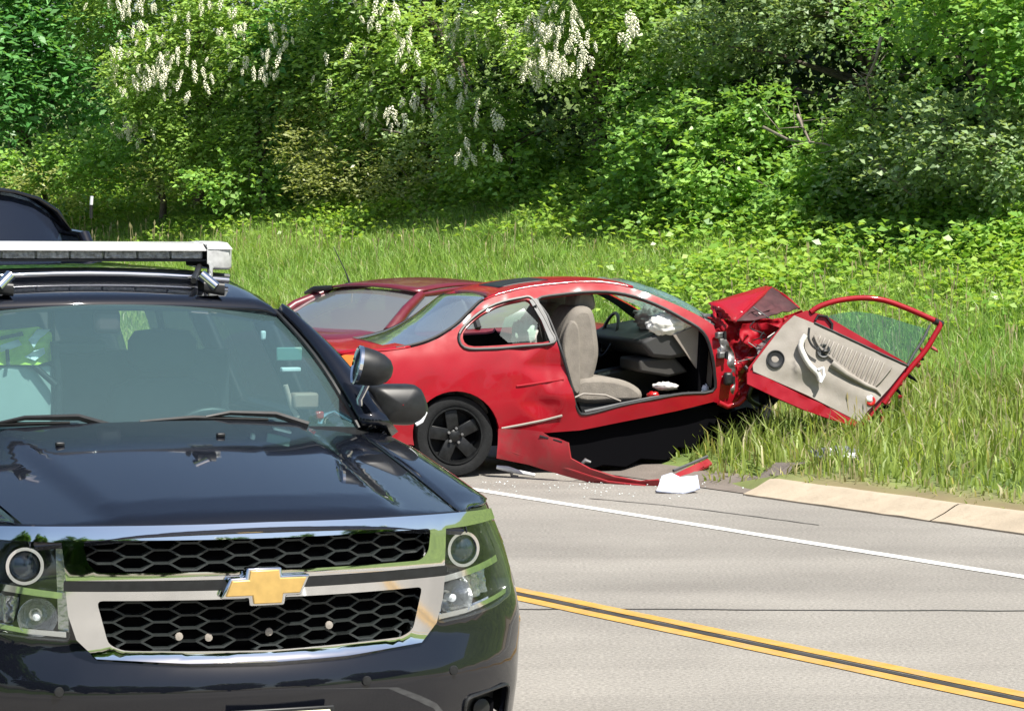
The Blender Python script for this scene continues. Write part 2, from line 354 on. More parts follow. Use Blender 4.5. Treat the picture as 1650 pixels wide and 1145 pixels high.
def crack(pts, w, lab):
    V = []; Fc = []; P = cr([(hit(x, y, (0, 0, 0), (0, 0, 1))).to_tuple() for x, y in pts], 10)
    for i, p in enumerate(P):
        q = Vector(P[min(i+1, len(P)-1)])-Vector(P[max(i-1, 0)]); s = Vector((-q.y, q.x, 0)).normalized()*w*(.6+.7*abs(nz(i, 0, 0, .7)))
        o = Vector((0, .02*nz(i, 4, 0, .5), 0)); p = Vector(p)+o; V += [tuple(p+s+Vector((0, 0, .003))), tuple(p-s+Vector((0, 0, .003)))]
    Fc = [(2*i, 2*i+1, 2*i+3, 2*i+2) for i in range(len(P)-1)]; return tag(poly('road_crack', V, Fc, M['seam']), lab, kind='structure')
crack([(780, 982), (1000, 981), (1300, 983), (1700, 984)], .016, 'long dark crack crossing the lane')
crack([(950, 803), (1080, 815), (1200, 830), (1320, 846)], .012, 'faint crack along the shoulder')
kr = empty('curb', gp(0, 0)); tag(kr, 'tan concrete kerb edging the road', kind='structure')
prof = [(-.03, -.05), (-.03, .012), (.0, .02), (.09, .05), (.18, .092), (.21, .102), (.29, .100), (.31, .06), (.31, -.05)]
k = 0
TC = TV.dot(hit(1184, 799, (0, 0, 0), (0, 0, 1)))
for t in [TC-1.93*(i+1)+.02 for i in range(14)]:
    k += 1; rows = []
    for tt in np.linspace(t, t+1.915, 14):
        rows.append([tuple(gp(tt-.0, d+(.006*nz(tt, d, 1, 4)), z+.006*nz(tt, d, 2, 5)) - kr.location) for d, z in prof])
    o = loft('curb_segment', rows, M['curb'], kr, closed=True, sharp=50)

# ------------------------------------------------------------------ grass and ground cover
def leaves(P, D, Nn, L, W, fold=.25):
    """folded four-point leaves: P base, D direction, Nn normal-ish"""
    D = D/np.linalg.norm(D, axis=1, keepdims=True); Sd = np.cross(D, Nn); Sd /= np.linalg.norm(Sd, axis=1, keepdims=True)+1e-9; U = np.cross(Sd, D)
    L = L[:, None]; W = W[:, None]
    V = np.stack([P, P+D*L*.45+Sd*W*.5+U*W*fold, P+D*L, P+D*L*.45-Sd*W*.5+U*W*fold], 1)
    n = len(P); i = np.arange(n)*4; Fq = np.stack([i, i+1, i+2, i+3], 1); return V.reshape(-1, 3), Fq
def bankv(X, Y):
    return np.array([bank(x, y) for x, y in zip(X, Y)])
# a coarse lookup of the bank height, so thousands of blades are quick
GT = np.arange(-20, 60, .25); GD = np.arange(.2, 14, .2)
GZ = np.array([[bank(*gp(t, d).xy) for d in GD] for t in GT])
def bz(t, d):
    i = np.clip((t-GT[0])/.25, 0, len(GT)-1.01); j = np.clip((d-GD[0])/.2, 0, len(GD)-1.01); a = i.astype(int); b = j.astype(int); u = i-a; v = j-b
    return GZ[a, b]*(1-u)*(1-v)+GZ[a+1, b]*u*(1-v)+GZ[a, b+1]*(1-u)*v+GZ[a+1, b+1]*u*v
def tdxy(t, d): return np.stack([NV.x*(D0+d)+TV.x*t, NV.y*(D0+d)+TV.y*t], 1)
def proj(X, Y, Z):
    zc = Y*fwv.y+(Z-EYE)*fwv.z; return CX+F*X/zc, CY-F*(Y*upv.y+(Z-EYE)*upv.z)/zc
def smoothn(X, Y, s, seed=0):
    a = np.zeros_like(X)
    for k in range(5):
        th = 1.3*k+seed; f = s*(1.6**k); a += np.sin(f*(X*math.cos(th)+Y*math.sin(th))+seed*3.1+k)/(1.3**k)
    return a/3
def scatter(n, t0, t1, d0, d1, margin=60):
    t = R.uniform(t0, t1, n); d = R.uniform(d0, d1, n); xy = tdxy(t, d); z = bz(t, d); px, py = proj(xy[:, 0], xy[:, 1], z)
    k = (px > -margin) & (px < 1650+margin) & (py < 1145+margin) & (py > 150); return t[k], d[k], xy[k], z[k], px[k], py[k]
def grass(name, n, t0, t1, d0, d1, hs, ws, lab, keep=None, cols=None):
    t, d, xy, z, px, py = scatter(n, t0, t1, d0, d1)
    ko = (lambda q: (q[0] > -1.4) & (q[0] < 1.42) & (q[1] > -1.5) & (q[1] < 1.95))(((xy[:, 0]+.436)*math.cos(math.radians(16))+(xy[:, 1]-21.018)*math.sin(math.radians(16)), -(xy[:, 0]+.436)*math.sin(math.radians(16))+(xy[:, 1]-21.018)*math.cos(math.radians(16)))); ko |= (px < 1135) & (d < .6) & (px > 600)
    t, d, xy, z, px, py = [a[~ko] for a in (t, d, xy, z, px, py)]
    if keep is not None: k = keep(t, d, px, py); t, d, xy, z, px, py = [a[k] for a in (t, d, xy, z, px, py)]
    n = len(t); sz = .75+.35*smoothn(xy[:, 0], xy[:, 1], 1.5, 2); h = hs*R.uniform(.5, 1.25, n)*sz*np.clip(.35+.9*(d-.2), .35, 1); a = R.uniform(0, 2*math.pi, n)
    lean = R.uniform(.1, .75, n); dx = np.cos(a); dy = np.sin(a); wv = ws*R.uniform(.6, 1.3, n)
    b = R.uniform(0, math.pi, n); sx = np.cos(b)*wv; sy = np.sin(b)*wv
    B = np.stack([xy[:, 0], xy[:, 1], z-.02], 1); Sd = np.stack([sx, sy, 0*sx], 1)
    m = B+np.stack([dx*h*lean*.25, dy*h*lean*.25, h*.6], 1); T = B+np.stack([dx*h*lean, dy*h*lean, h*(1-.25*lean)], 1)
    V = np.stack([B-Sd, B+Sd, m+Sd*.7, T, m-Sd*.7], 1).reshape(-1, 3); i = np.arange(n)*5
    Fq = np.concatenate([np.stack([i, i+1, i+2, i+4], 1), np.stack([i+4, i+2, i+3, i+3], 1)])
    Fq = np.concatenate([np.stack([i, i+1, i+2], 1), np.stack([i, i+2, i+4], 1), np.stack([i+4, i+2, i+3], 1)])
    u = .5+.5*smoothn(xy[:, 0], xy[:, 1], .9, 5); u = np.clip(u+R.normal(0, .18, n), 0, 1)[:, None]
    c = np.array(cols[0])*(1-u)+np.array(cols[1])*u; dry = R.random(n) < cols[3]+.35*np.exp(-((d-.3)/.25)**2); c[dry] = np.array(cols[2])*R.uniform(.6, 1.2, (dry.sum(), 1))
    c = np.repeat(c*R.uniform(.75, 1.25, (n, 1)), 5, 0)
    return tag(npmesh(name, V, Fq, M['blade'], col=c), lab, 'grass', kind='stuff')
GC = [(.155, .33, .05), (.30, .47, .09), (.50, .47, .28), .06]
grass('tall_grass', 330000, -6, 12, .28, 3.2, .27, .0036, 'tall bright green grass on the lower bank', cols=GC)
grass('tall_grass', 330000, -4, 42, 3.0, 8.5, .30, .0065, 'tall green grass on the upper bank below the trees', cols=[(.19, .34, .07), (.34, .49, .12), (.48, .44, .26), .09])
grass('tall_grass', 45000, 8, 42, .28, 3.2, .32, .010, 'tall pale grass on the far left of the bank', cols=[(.22, .31, .07), (.34, .42, .11), (.48, .44, .26), .14])
def stems(name, n, lab, cat):
    t, d, xy, z, px, py = scatter(n, -6, 42, 1.2, 5.5); kq = (px > 1150) | (py < 430); t, d, xy, z, px, py = [a[kq] for a in (t, d, xy, z, px, py)]; V = []; Fq = []; n = len(t); h = R.uniform(.24, .46, n); a = R.uniform(0, 6.28, n); l = R.uniform(0, .12, n)
    B = np.stack([xy[:, 0], xy[:, 1], z], 1); T = B+np.stack([np.cos(a)*l, np.sin(a)*l, h], 1); w_ = np.array([.0022, 0, 0])*(B[:, 1:2]/20); hw = w_*3; m_ = B+(T-B)*.82
    V = np.stack([B-w_, B+w_, m_+w_, m_-w_, m_+(T-m_)*.4-hw, m_+(T-m_)*.4+hw, T], 1).reshape(-1, 3); i = np.arange(n)*7
    Fq = np.concatenate([np.stack([i, i+1, i+2], 1), np.stack([i, i+2, i+3], 1), np.stack([i+3, i+2, i+5], 1), np.stack([i+3, i+5, i+4], 1), np.stack([i+4, i+5, i+6], 1)])
    c = np.repeat(np.where(R.random((n, 1)) < .5, np.array([[.42, .36, .20]]), np.array([[.30, .26, .16]])), 7, 0); return tag(npmesh(name, V, Fq, M['blade'], col=c), lab, cat, kind='stuff')
stems('seed_stems', 2600, 'thin straw coloured seed stems standing in the grass', 'weeds')
# broad leaved ground cover
def cover(name, n, keepf, lab, size, cols, t0=-4, t1=42, d0=1.5, d1=9.5, hmax=.34):
    t, d, xy, z, px, py = scatter(n, t0, t1, d0, d1); k = keepf(px, py, d, xy) > R.random(len(t)); t, d, xy, z, px, py = [a[k] for a in (t, d, xy, z, px, py)]
    n = len(t); a = R.uniform(0, 2*math.pi, n); D = np.stack([np.cos(a), np.sin(a), R.uniform(-.5, .5, n)], 1); Nn = np.stack([R.normal(0, .5, n), R.normal(-.25, .5, n), np.ones(n)], 1)
    P = np.stack([xy[:, 0], xy[:, 1], z+hmax*(.25+.75*R.random(n))*(.8+.4*smoothn(xy[:, 0], xy[:, 1], 2.5, 1))], 1)
    L = size*R.uniform(.7, 1.4, n); V, Fq = leaves(P, D, Nn, L, L*.75)
    u = R.random(n)[:, None]; c = np.array(cols[0])*(1-u)+np.array(cols[1])*u
    return tag(npmesh(name, V, Fq, M['leaf'], col=np.repeat(c, 4, 0)), lab, 'ground cover', kind='stuff')
def kc(px, py, d, xy):
    a = np.clip((px-900)/350, 0, 1)*np.clip((560-py)/90, 0, 1); b = np.clip((410-py)/60, 0, 1)*1.1
    return np.clip(np.maximum(a, b)*(.55+.8*smoothn(xy[:, 0], xy[:, 1], 1.8, 9)), 0, 1)
cover('leafy_ground_cover', 330000, kc, 'broad leaved creeper covering the upper bank', .075, [(.15, .32, .04), (.40, .56, .11)])

cover('undergrowth', 150000, lambda px, py, d, xy: np.clip(.75+.6*smoothn(xy[:, 0], xy[:, 1], 2.2, 3), 0, 1)*np.clip((d-6.6+1.1*np.clip((px-700)/400, 0, 1)+.4*smoothn(xy[:, 0], xy[:, 1], 1.3, 8))/.8, 0, 1), 'bright leafy undergrowth knitting the foot of the trees to the bank', .085, [(.12, .29, .05), (.38, .58, .13)], d0=5.2, d1=8.4, hmax=.50)
# ------------------------------------------------------------------ trees and shrubs
def frondset(c, r, nf, kind):
    """fronds spread through an ellipsoid clump, dense at its surface; returns leaf arrays"""
    q = R.normal(0, 1, (nf, 3)); q /= np.linalg.norm(q, axis=1, keepdims=True); rad = R.uniform(.45, 1.05, nf)**.6*(1+.18*np.sin(q[:, 0]*5+c[0])*np.cos(q[:, 2]*4+c[2]))
    P = np.array(c)+q*np.array(r)*rad[:, None]; out = q*np.array([1, 1, .5]); out += R.normal(0, .45, (nf, 3)); out[:, 2] -= {'locust': .45, 'big': .55, 'vine': .15, 'grey': -.05, 'brush': .0}[kind]
    out /= np.linalg.norm(out, axis=1, keepdims=True)
    k, ll, ww, sp = {'locust': (8, .082, .046, .038), 'big': (7, .17, .07, .07), 'vine': (5, .082, .060, .055), 'grey': (6, .066, .046, .048), 'brush': (7, .070, .028, .04)}[kind]
    side = np.cross(out, np.array([0, 0, 1.])); side /= np.linalg.norm(side, axis=1, keepdims=True)+1e-9
    Ps = []; Ds = []; Ns = []
    for j in range(k):
        s = (j % 2)*2-1; B = P+out*sp*(j+1)*np.array([1, 1, 1])-np.array([0, 0, 1])*((j*sp)**2)*1.2
        Ps.append(B); Ds.append(out*.6+side*s*.8+R.normal(0, .25, (nf, 3))); Ns.append(np.array([0, -.2, 1])+q*.35+R.normal(0, .4, (nf, 3)))
    n = nf*k; L = ll*R.uniform(.7, 1.35, n); W = L*ww/ll
    V, Fq = leaves(np.concatenate(Ps), np.concatenate(Ds), np.concatenate(Ns), L, W); return V, Fq, n
TINT = {'locust': ((.13, .26, .05), (.40, .58, .15)), 'big': ((.06, .20, .05), (.20, .44, .14)), 'vine': ((.11, .27, .05), (.36, .58, .15)), 'grey': ((.15, .25, .11), (.38, .50, .26)), 'brush': ((.18, .24, .07), (.42, .46, .18))}
def px3(px, py, dep):
    """point at the given distance behind the foot of the trees"""
    a = (px-CX)/F; Y = (D0+6.9)/(NV.y+NV.x*a)*(1-.10*max(0, (600-px)/600)) + dep; d = fwv*F+Vector((px-CX, 0, 0))+upv*(CY-py); return CAMP+d*(Y/d.y)
flower_mesh = None
def flower():
    V, Fc = [], []; rr_ = random.Random(3)
    for k in range(26):
        h = -.005-.15*k/26; r = .026*math.sin(math.pi*min(1, (k+4)/29))+.004; q = k*2.4; c = Vector((r*math.cos(q), r*math.sin(q), h)); d = Vector((math.cos(q), math.sin(q), -.7)).normalized()*rr_.uniform(.016, .028); c += Vector((rr_.uniform(-.01, .01), rr_.uniform(-.01, .01), 0)); sd = Vector((-math.sin(q), math.cos(q), rr_.uniform(-.5, .5)))*.017
        n = len(V); V += [tuple(c-d*.4), tuple(c+sd), tuple(c+d), tuple(c-sd), tuple(c+Vector((0, 0, .010))+d*.3)]; Fc += [(n, n+1, n+4), (n+1, n+2, n+4), (n+2, n+3, n+4), (n+3, n, n+4)]
    me = bpy.data.meshes.new('flower_cluster'); me.from_pydata(V, [], Fc); me.materials.append(M['petal']); return me
flower_mesh = flower()
def tree(name, label, cat, boughs, trunk=None, flowers=(), dens=1., group=None):
    """boughs: (px, py, rpx, rpy, depth, kind); trunk: (px, top py, radius m)"""
    Vs = []; Fs = []; Cs = []; off = 0; cen = []
    for px, py, rx, ry, dep, kind in boughs:
        c = px3(px, py, dep); s = F/c.y; r = (rx/s, .8*(rx+ry)/2/s, ry/s); cen.append(c)
        area = r[0]*r[2]; nf = int(dens*area*{'locust': 950, 'big': 520, 'vine': 1250, 'grey': 1400, 'brush': 1100}[kind])+20
        V, Fq, n = frondset(tuple(c), r, nf, kind); lo, hi = TINT[kind]; u = np.clip(R.random(1)*.5+R.random(n)*.6, 0, 1)[:, None]
        c3 = (np.array(lo)*(1-u)+np.array(hi)*u)*R.uniform(.7, 1.3, (n, 1)); Vs.append(V); Fs.append(Fq+off); Cs.append(np.repeat(c3, 4, 0)); off += len(V)
    tx = trunk[0] if trunk else sum(b[0] for b in boughs)/len(boughs); tdep = trunk[3] if trunk and len(trunk) > 3 else max(.4, sum(b[4] for b in boughs)/len(boughs))
    base = px3(tx, 300, tdep); base.z = bank(base.x, base.y)-.05; top = px3(tx, trunk[1] if trunk else min(b[1] for b in boughs), tdep)
    if top.z < base.z+.6: top.z = base.z+.6
    root = empty(name, base); tag(root, label, cat, group); V = np.concatenate(Vs)-np.array(base)
    npmesh('crown', V, np.concatenate(Fs), M['leaf'], root, np.concatenate(Cs))
    rr = trunk[2] if trunk else .05; top = top-base; h = top.z; mid = [(0, 0, 0), (top.x*.3+.05, top.y*.3, h*.35), (top.x*.7-.04, top.y*.7, h*.7), tuple(top)]
    parts = [tubev(cr(mid, 3), [rr*(1.25-.9*i/9) for i in range(10)], 8)]
    for c in cen:
        q = c-base; f = rnd.uniform(.35, .8); s0 = Vector((top.x*f, top.y*f, h*f)); m1 = s0.lerp(q, .5)+Vector((rnd.uniform(-.15, .15), 0, rnd.uniform(0, .2)))
        parts.append(tubev([s0, m1, q], [rr*.45, rr*.3, rr*.1], 5))
    V, Fc = merge(parts); poly('trunk', V, Fc, M['bark'], root)
    nfl = 0
    for px, py, rx, ry, dep, cnt in flowers:
        for i in range(int(cnt*1.35)):
            a = rnd.uniform(0, 6.28); q = math.sqrt(rnd.random()); p = px3(px+1.35*rx*q*math.cos(a), py+1.2*ry*q*math.sin(a)-4, dep-rnd.uniform(0, .5))
            o = bpy.data.objects.new('flower_cluster', flower_mesh); COL.objects.link(o); o.parent = root; o.location = p-base
            sc = rnd.uniform(.4, .95); o.scale = (sc, sc, sc*rnd.uniform(1.0, 1.7)); o.rotation_euler = (rnd.uniform(-.4, .4), rnd.uniform(-.4, .4), rnd.uniform(0, 6)); nfl += 1
    return root
tree('broadleaf_tree', 'dark big leaved tree with hanging branches at the left edge', 'tree',
     [(20, 40, 75, 55, .2, 'big'), (75, 95, 55, 38, .8, 'big'), (10, 140, 38, 55, -.2, 'big'), (150, 150, 34, 30, 1.6, 'big'), (110, 20, 70, 32, 1.4, 'big'), (-60, 100, 70, 120, .3, 'big'), (40, -60, 110, 60, .8, 'big'), (40, -180, 120, 80, 1.2, 'big')], trunk=(38, 20, .09, 1.2))
tree('flowering_locust_tree', 'locust tree with white blossom left of centre, above the dark recess', 'tree',
     [(250, 110, 80, 60, -.3, 'locust'), (330, 60, 80, 50, 0, 'locust'), (180, 40, 60, 35, .2, 'locust'), (430, 90, 70, 60, .2, 'locust'), (300, 170, 80, 45, .0, 'locust'), (400, 0, 110, 45, .4, 'locust'), (240, -30, 120, 50, .4, 'locust'), (330, -130, 160, 70, .8, 'locust')],
     trunk=(320, -80, .08, 1.), flowers=[(225, 100, 38, 50, -.9, 42), (260, 70, 40, 40, -.8, 16), (420, 80, 40, 40, -.5, 26), (200, 8, 45, 14, -.6, 16), (290, 120, 40, 40, -.8, 14), (350, 30, 40, 30, -.5, 10), (220, 200, 30, 20, -.6, 7)])
tree('flowering_locust_tree', 'tall locust tree in the middle with drooping white blossom sprays', 'tree',
     [(560, 60, 80, 60, .4, 'locust'), (640, 130, 90, 60, .1, 'locust'), (540, 150, 70, 50, .3, 'locust'), (700, 60, 80, 50, .4, 'locust'), (770, 170, 55, 60, -.2, 'locust'), (770, 240, 40, 38, -.3, 'locust'), (630, 210, 90, 45, .2, 'locust'), (620, -10, 120, 50, .5, 'locust'), (650, -120, 160, 80, .9, 'locust'), (480, 60, 60, 70, .7, 'big')],
     trunk=(690, -60, .09, .9), flowers=[(770, 245, 30, 20, -.9, 9), (765, 175, 36, 40, -.8, 11), (600, 15, 30, 22, -.4, 14), (650, 65, 20, 25, -.5, 7), (630, 185, 46, 22, -.6, 12), (560, 110, 50, 40, -.4, 10), (700, 130, 40, 40, -.6, 12)])
tree('flowering_locust_tree', 'locust tree at upper centre right hung thick with white blossom', 'tree',
     [(850, 30, 75, 45, -.2, 'locust'), (900, 80, 70, 40, -.4, 'locust'), (780, 30, 60, 40, 0, 'locust'), (980, 20, 80, 40, .3, 'locust'), (1060, 40, 70, 45, .4, 'locust'), (880, -70, 140, 60, .4, 'locust'), (1020, -60, 120, 60, .5, 'locust')],
     trunk=(960, -60, .08, 1.3), flowers=[(765, 38, 38, 28, -.6, 26), (870, 105, 30, 22, -1., 26), (910, 70, 46, 34, -.9, 38), (900, 15, 30, 16, -.6, 12), (1010, 40, 12, 18, -.5, 8), (840, 50, 30, 30, -.8, 10)])
tree('shrub', 'low green shrub below the left locust, at the top of the bank', 'shrub',
     [(230, 235, 80, 36, .0, 'vine'), (330, 225, 90, 38, .1, 'locust'), (180, 270, 70, 28, -.2, 'vine'), (290, 275, 80, 26, -.1, 'brush')], flowers=[(215, 205, 20, 10, -.5, 5)])
tree('leafy_shrub', 'leafy shrub with long leaves under the dark left hand recess', 'shrub',
     [(60, 268, 80, 28, -.3, 'vine'), (130, 250, 60, 34, -.1, 'vine'), (0, 285, 60, 22, -.4, 'vine'), (100, 295, 90, 20, -.7, 'brush')])
tree('shrub', 'round yellow green shrub in the middle distance left of centre', 'shrub',
     [(420, 215, 60, 45, .2, 'locust'), (440, 170, 60, 40, .5, 'locust'), (400, 290, 80, 24, -.3, 'vine')])
tree('brushwood', 'olive green twiggy brush beneath the middle locust', 'shrub',
     [(520, 235, 60, 50, -.2, 'brush'), (600, 265, 80, 40, -.4, 'brush'), (660, 290, 60, 28, -.6, 'brush'), (550, 295, 70, 25, -.6, 'brush'), (500, 180, 50, 40, .3, 'brush'), (690, 235, 50, 30, .2, 'grey')])
tree('sapling', 'thin leafy sapling beside the black gap at centre', 'shrub',
     [(820, 275, 30, 24, -.3, 'vine'), (840, 215, 24, 34, .5, 'vine'), (925, 205, 38, 22, .9, 'grey'), (985, 175, 34, 20, 1.2, 'vine')], trunk=(800, 190, .03, .2))
tree('vine_mound', 'bright green vine covered bush right of the black gap', 'shrub',
     [(1080, 240, 75, 65, -.5, 'vine'), (1150, 195, 70, 45, -.3, 'vine'), (1040, 300, 60, 34, -.7, 'vine'), (1170, 280, 75, 50, -.6, 'vine'), (1230, 175, 40, 30, -.2, 'vine'), (1080, 140, 90, 40, .4, 'vine'), (1250, 310, 60, 26, -.5, 'vine'), (1000, 230, 28, 45, -.1, 'vine')])
tree('broadleaf_tree', 'shady dark green tree over the hollow at upper right', 'tree',
     [(1140, 70, 80, 45, .6, 'grey'), (1230, 30, 90, 40, .5, 'grey'), (1330, 20, 90, 40, .8, 'grey'), (1210, 105, 50, 22, 2.2, 'vine'), (1440, 35, 60, 30, 1.0, 'vine'), (1330, 190, 70, 22, 1.5, 'vine'), (1110, 120, 50, 26, 1.2, 'vine'), (1480, 120, 34, 40, 1.6, 'vine'), (1280, -80, 180, 60, .8, 'grey')], trunk=(1405, -20, .07, 1.9))
tree('grey_leaved_shrub', 'large grey green small leaved shrub at the right', 'shrub',
     [(1560, 220, 90, 62, -.4, 'grey'), (1480, 250, 80, 55, -.3, 'grey'), (1630, 250, 70, 55, -.5, 'grey'), (1440, 170, 60, 40, .3, 'grey'), (1400, 200, 45, 32, -.1, 'locust'), (1660, 180, 50, 40, -.1, 'grey')], trunk=(1520, 190, .05, .3))
tree('broadleaf_tree', 'sunlit yellow green tree at the top right corner', 'tree',
     [(1560, 40, 70, 45, .0, 'vine'), (1630, 30, 60, 60, -.2, 'vine'), (1640, 120, 40, 35, -.4, 'vine'), (1600, -60, 120, 60, .2, 'vine'), (1700, 40, 70, 110, .1, 'vine'), (1500, 10, 50, 40, .5, 'vine')], trunk=(1590, 0, .08, .8))
tree('bramble', 'tangled bramble with bare twigs under the dark hollow at right', 'shrub',
     [(1340, 260, 55, 30, -.1, 'vine'), (1290, 235, 45, 24, .4, 'vine'), (1400, 285, 60, 22, -.2, 'grey'), (1320, 310, 80, 16, -.5, 'vine'), (1380, 240, 40, 30, .2, 'locust')], trunk=(1350, 230, .03))
# dead branches in the hollow
for i, (pts, lab) in enumerate([([(1420, 60), (1410, 100), (1395, 130), (1402, 160)], 'pale bare branch hanging in the dark hollow at upper right'), ([(1285, 185), (1296, 210), (1310, 240)], 'short bare pale branch above the bramble'),
                                ([(1230, 205), (1270, 225), (1330, 232), (1380, 250)], 'long leaning bare branch across the bramble'), ([(1400, 250), (1440, 290), (1470, 315)], 'bare twig slanting down over the bramble'),
                                ([(560, 180), (600, 205), (650, 215)], 'bare grey branch in the brush below the middle locust')]):
    P = [px3(x, y, -.5) for x, y in pts]; parts = [tubev(P, [.018-.004*j for j in range(len(P))], 6)]
    for j in range(5):
        a = P[0].lerp(P[-1], .2+.15*j); parts.append(tubev([a, a+Vector((rnd.uniform(-.3, .3), 0, rnd.uniform(-.1, .35)))], [.007, .002], 4))
    V, Fc = merge(parts); b = P[0]; V = [tuple(Vector(v)-b) for v in V]; o = poly('dead_branch', V, Fc, M['twig']); o.location = b; tag(o, lab, 'branch')
# woodland behind, nobody could count it
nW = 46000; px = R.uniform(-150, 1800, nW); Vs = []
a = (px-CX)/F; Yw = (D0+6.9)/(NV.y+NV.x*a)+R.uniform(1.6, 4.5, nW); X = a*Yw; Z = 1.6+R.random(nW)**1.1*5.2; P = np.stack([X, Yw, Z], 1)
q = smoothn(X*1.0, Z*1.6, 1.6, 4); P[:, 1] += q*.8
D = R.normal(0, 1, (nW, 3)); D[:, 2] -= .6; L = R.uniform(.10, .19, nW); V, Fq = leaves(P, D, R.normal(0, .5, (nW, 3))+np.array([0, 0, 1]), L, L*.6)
u = R.random(nW)[:, None]; c = np.array((.014, .034, .012))*(1-u)+np.array((.035, .075, .022))*u  # leaf colours lowered to paint the shade in gaps between the trees
tag(npmesh('woodland', V, Fq, M['leaf'], col=np.repeat(c, 4, 0)), 'dense woodland filling the slope behind the front trees, shade put into its leaf colour', 'woodland', kind='stuff')
# trees across the road behind the camera (they show as reflections)
def far_tree(x, y, h, lab):
    nf = 900; V, Fq, n = frondset((0, 0, h*.62), (h*.42, h*.42, h*.42), nf, 'big'); c = V.reshape(-1, 4, 3); mid = c.mean(1, keepdims=True); V = (mid+(c-mid)*5.5).reshape(-1, 3)
    root = empty('roadside_tree', (x, y, 0)); tag(root, lab, 'tree', 'trees across the road'); u = R.random(n)[:, None]
    npmesh('crown', V, Fq, M['leaf'], root, np.repeat(np.array((.03, .10, .018))*(1-u)+np.array((.09, .18, .03))*u, 4, 0))
    tube('trunk', [(0, 0, 0), (.1, 0, h*.3), (0, .1, h*.6)], [h*.04, h*.03, h*.015], M['bark'], root)
    return root
def copytree(r, loc, sc, rz, lab):
    c = r.copy(); COL.objects.link(c); c.location = loc; c.scale = (sc,)*3; c.rotation_euler = (0, 0, rz); c['label'] = lab
    for ch in list(r.children):
        d = ch.copy(); COL.objects.link(d); d.parent = c
    return c
ft = far_tree(-12, -16, 9, 'round leafy tree in the row across the road behind the viewpoint')
for i, (x, y, sc) in enumerate([(-4, -22, 1.1), (5, -20, .9), (13, -17, 1.0), (21, -12, .95), (-21, -12, 1.1), (-30, -4, 1.), (29, -4, 1.1), (0, -30, 1.3)]):
    copytree(ft, (x, y, 0), sc, i*1.3, 'round leafy tree in the row across the road behind the viewpoint')

# ================================================================== black police style utility vehicle
YAW = math.radians(21.8); ROLL = math.radians(.6)
suv = empty('police_suv', (-.758, 8.76, 0), (0, ROLL, YAW)); tag(suv, 'black utility vehicle with light bar, chrome grille and spotlight, parked in the foreground', 'vehicle')
SM = Matrix.Translation((-.758, 8.76, 0)) @ Matrix.Rotation(YAW, 4, 'Z') @ Matrix.Rotation(ROLL, 4, 'Y'); SI = SM.inverted()
def SL(px, py, back):
    n = (SM.to_3x3() @ Vector((0, 1, 0))); P = SM @ Vector((0, back, 1)); return SI @ hit(px, py, P, n)
PT = cr([(0, 0), (.15, .007), (.3, .030), (.45, .067), (.6, .118), (.75, .188), (.85, .25), (.93, .318), (.985, .39), (1.015, .475), (1.03, .60), (1.035, .82), (1.035, 1.5), (1.035, 3), (1.03, 4.6), (.98, 5.25)], 10)
PA = np.array(PT); PS = np.concatenate([[0], np.cumsum(np.linalg.norm(np.diff(PA, axis=0), axis=1))])
def plan(a):
    s = -1 if a < 0 else 1; a = abs(a); x = float(np.interp(a, PS, PA[:, 0])); y = float(np.interp(a, PS, PA[:, 1]))
    x2 = float(np.interp(a+.02, PS, PA[:, 0])); y2 = float(np.interp(a+.02, PS, PA[:, 1])); L = math.hypot(x2-x, y2-y)+1e-9
    return s*x, y, s*(y2-y)/L, -(x2-x)/L
def ax(x): return math.copysign(float(np.interp(abs(x), PA[:320, 0], PS[:320])) if abs(x) < 1.0 else 1.1, x)
def ay(y): i = int(np.argmax(PA[:, 0] > .9)); return float(np.interp(y, PA[i:, 1], PS[i:]))
FZ = [.26, .32, .40, .50, .60, .650, .672, .69, .95, 1.06, 1.12]; FO = [-.08, -.02, .02, .045, .055, .05, .02, 0, 0, -.012, -.03]
GZs = [.26, .35, .5, .8, .95, 1.06, 1.12, 1.3]; GO = [-.08, -.02, 0, .012, .004, -.015, -.03, -.07]
def Sf(a, z, out=0):
    x, y, nx, ny = plan(a); k = min(1, max(0, (abs(a)-.60)/.50)); o = float(np.interp(z, FZ, FO))*(1-k)+float(np.interp(z, GZs, GO))*k+out-.085*min(1, max(0, (abs(a)-.72)/.35))*min(1, max(0, (z-.72)/.38))*(1-.75*min(1, max(0, (abs(a)-1.35)/.7)))
    return (x+nx*o, y+ny*o, z)
def XZ(P): return [(ax(x*.987), z) for x, z in P]
mir = lambda P: [(-x, z) for x, z in P][::-1]
hl = rounded([(.615, 1.05), (.74, 1.056), (.90, 1.055), (.945, .95), (.968, .855), (.955, .80), (.86, .772), (.73, .755), (.605, .746), (.608, .9)], .02, 3)
gup = rounded([(-.568, 1.058), (.568, 1.058), (.553, .985), (.520, .960), (-.520, .960), (-.553, .985)], .018, 3)
glo = rounded([(-.527, .875), (.527, .875), (.493, .742), (.450, .722), (0, .712), (-.450, .722), (-.493, .742)], .018, 3)
gout = [(-.605, .935), (.605, .935), (.60, .83), (.575, .75), (.52, .695), (.25, .680), (0, .676), (-.25, .680), (-.52, .695), (-.575, .75), (-.60, .83)]
ghole = [(-.60, 1.07), (.60, 1.07), (.603, .93), (.595, .83), (.57, .755), (.515, .70), (.25, .686), (0, .682), (-.25, .686), (-.515, .70), (-.57, .755), (-.595, .83), (-.603, .93)]
E = PS[-1]-.05
def arch(c, r=.41): return [(ay(c)+r*math.cos(t), .36+r*math.sin(t)) for t in np.linspace(math.pi, 0, 18)]
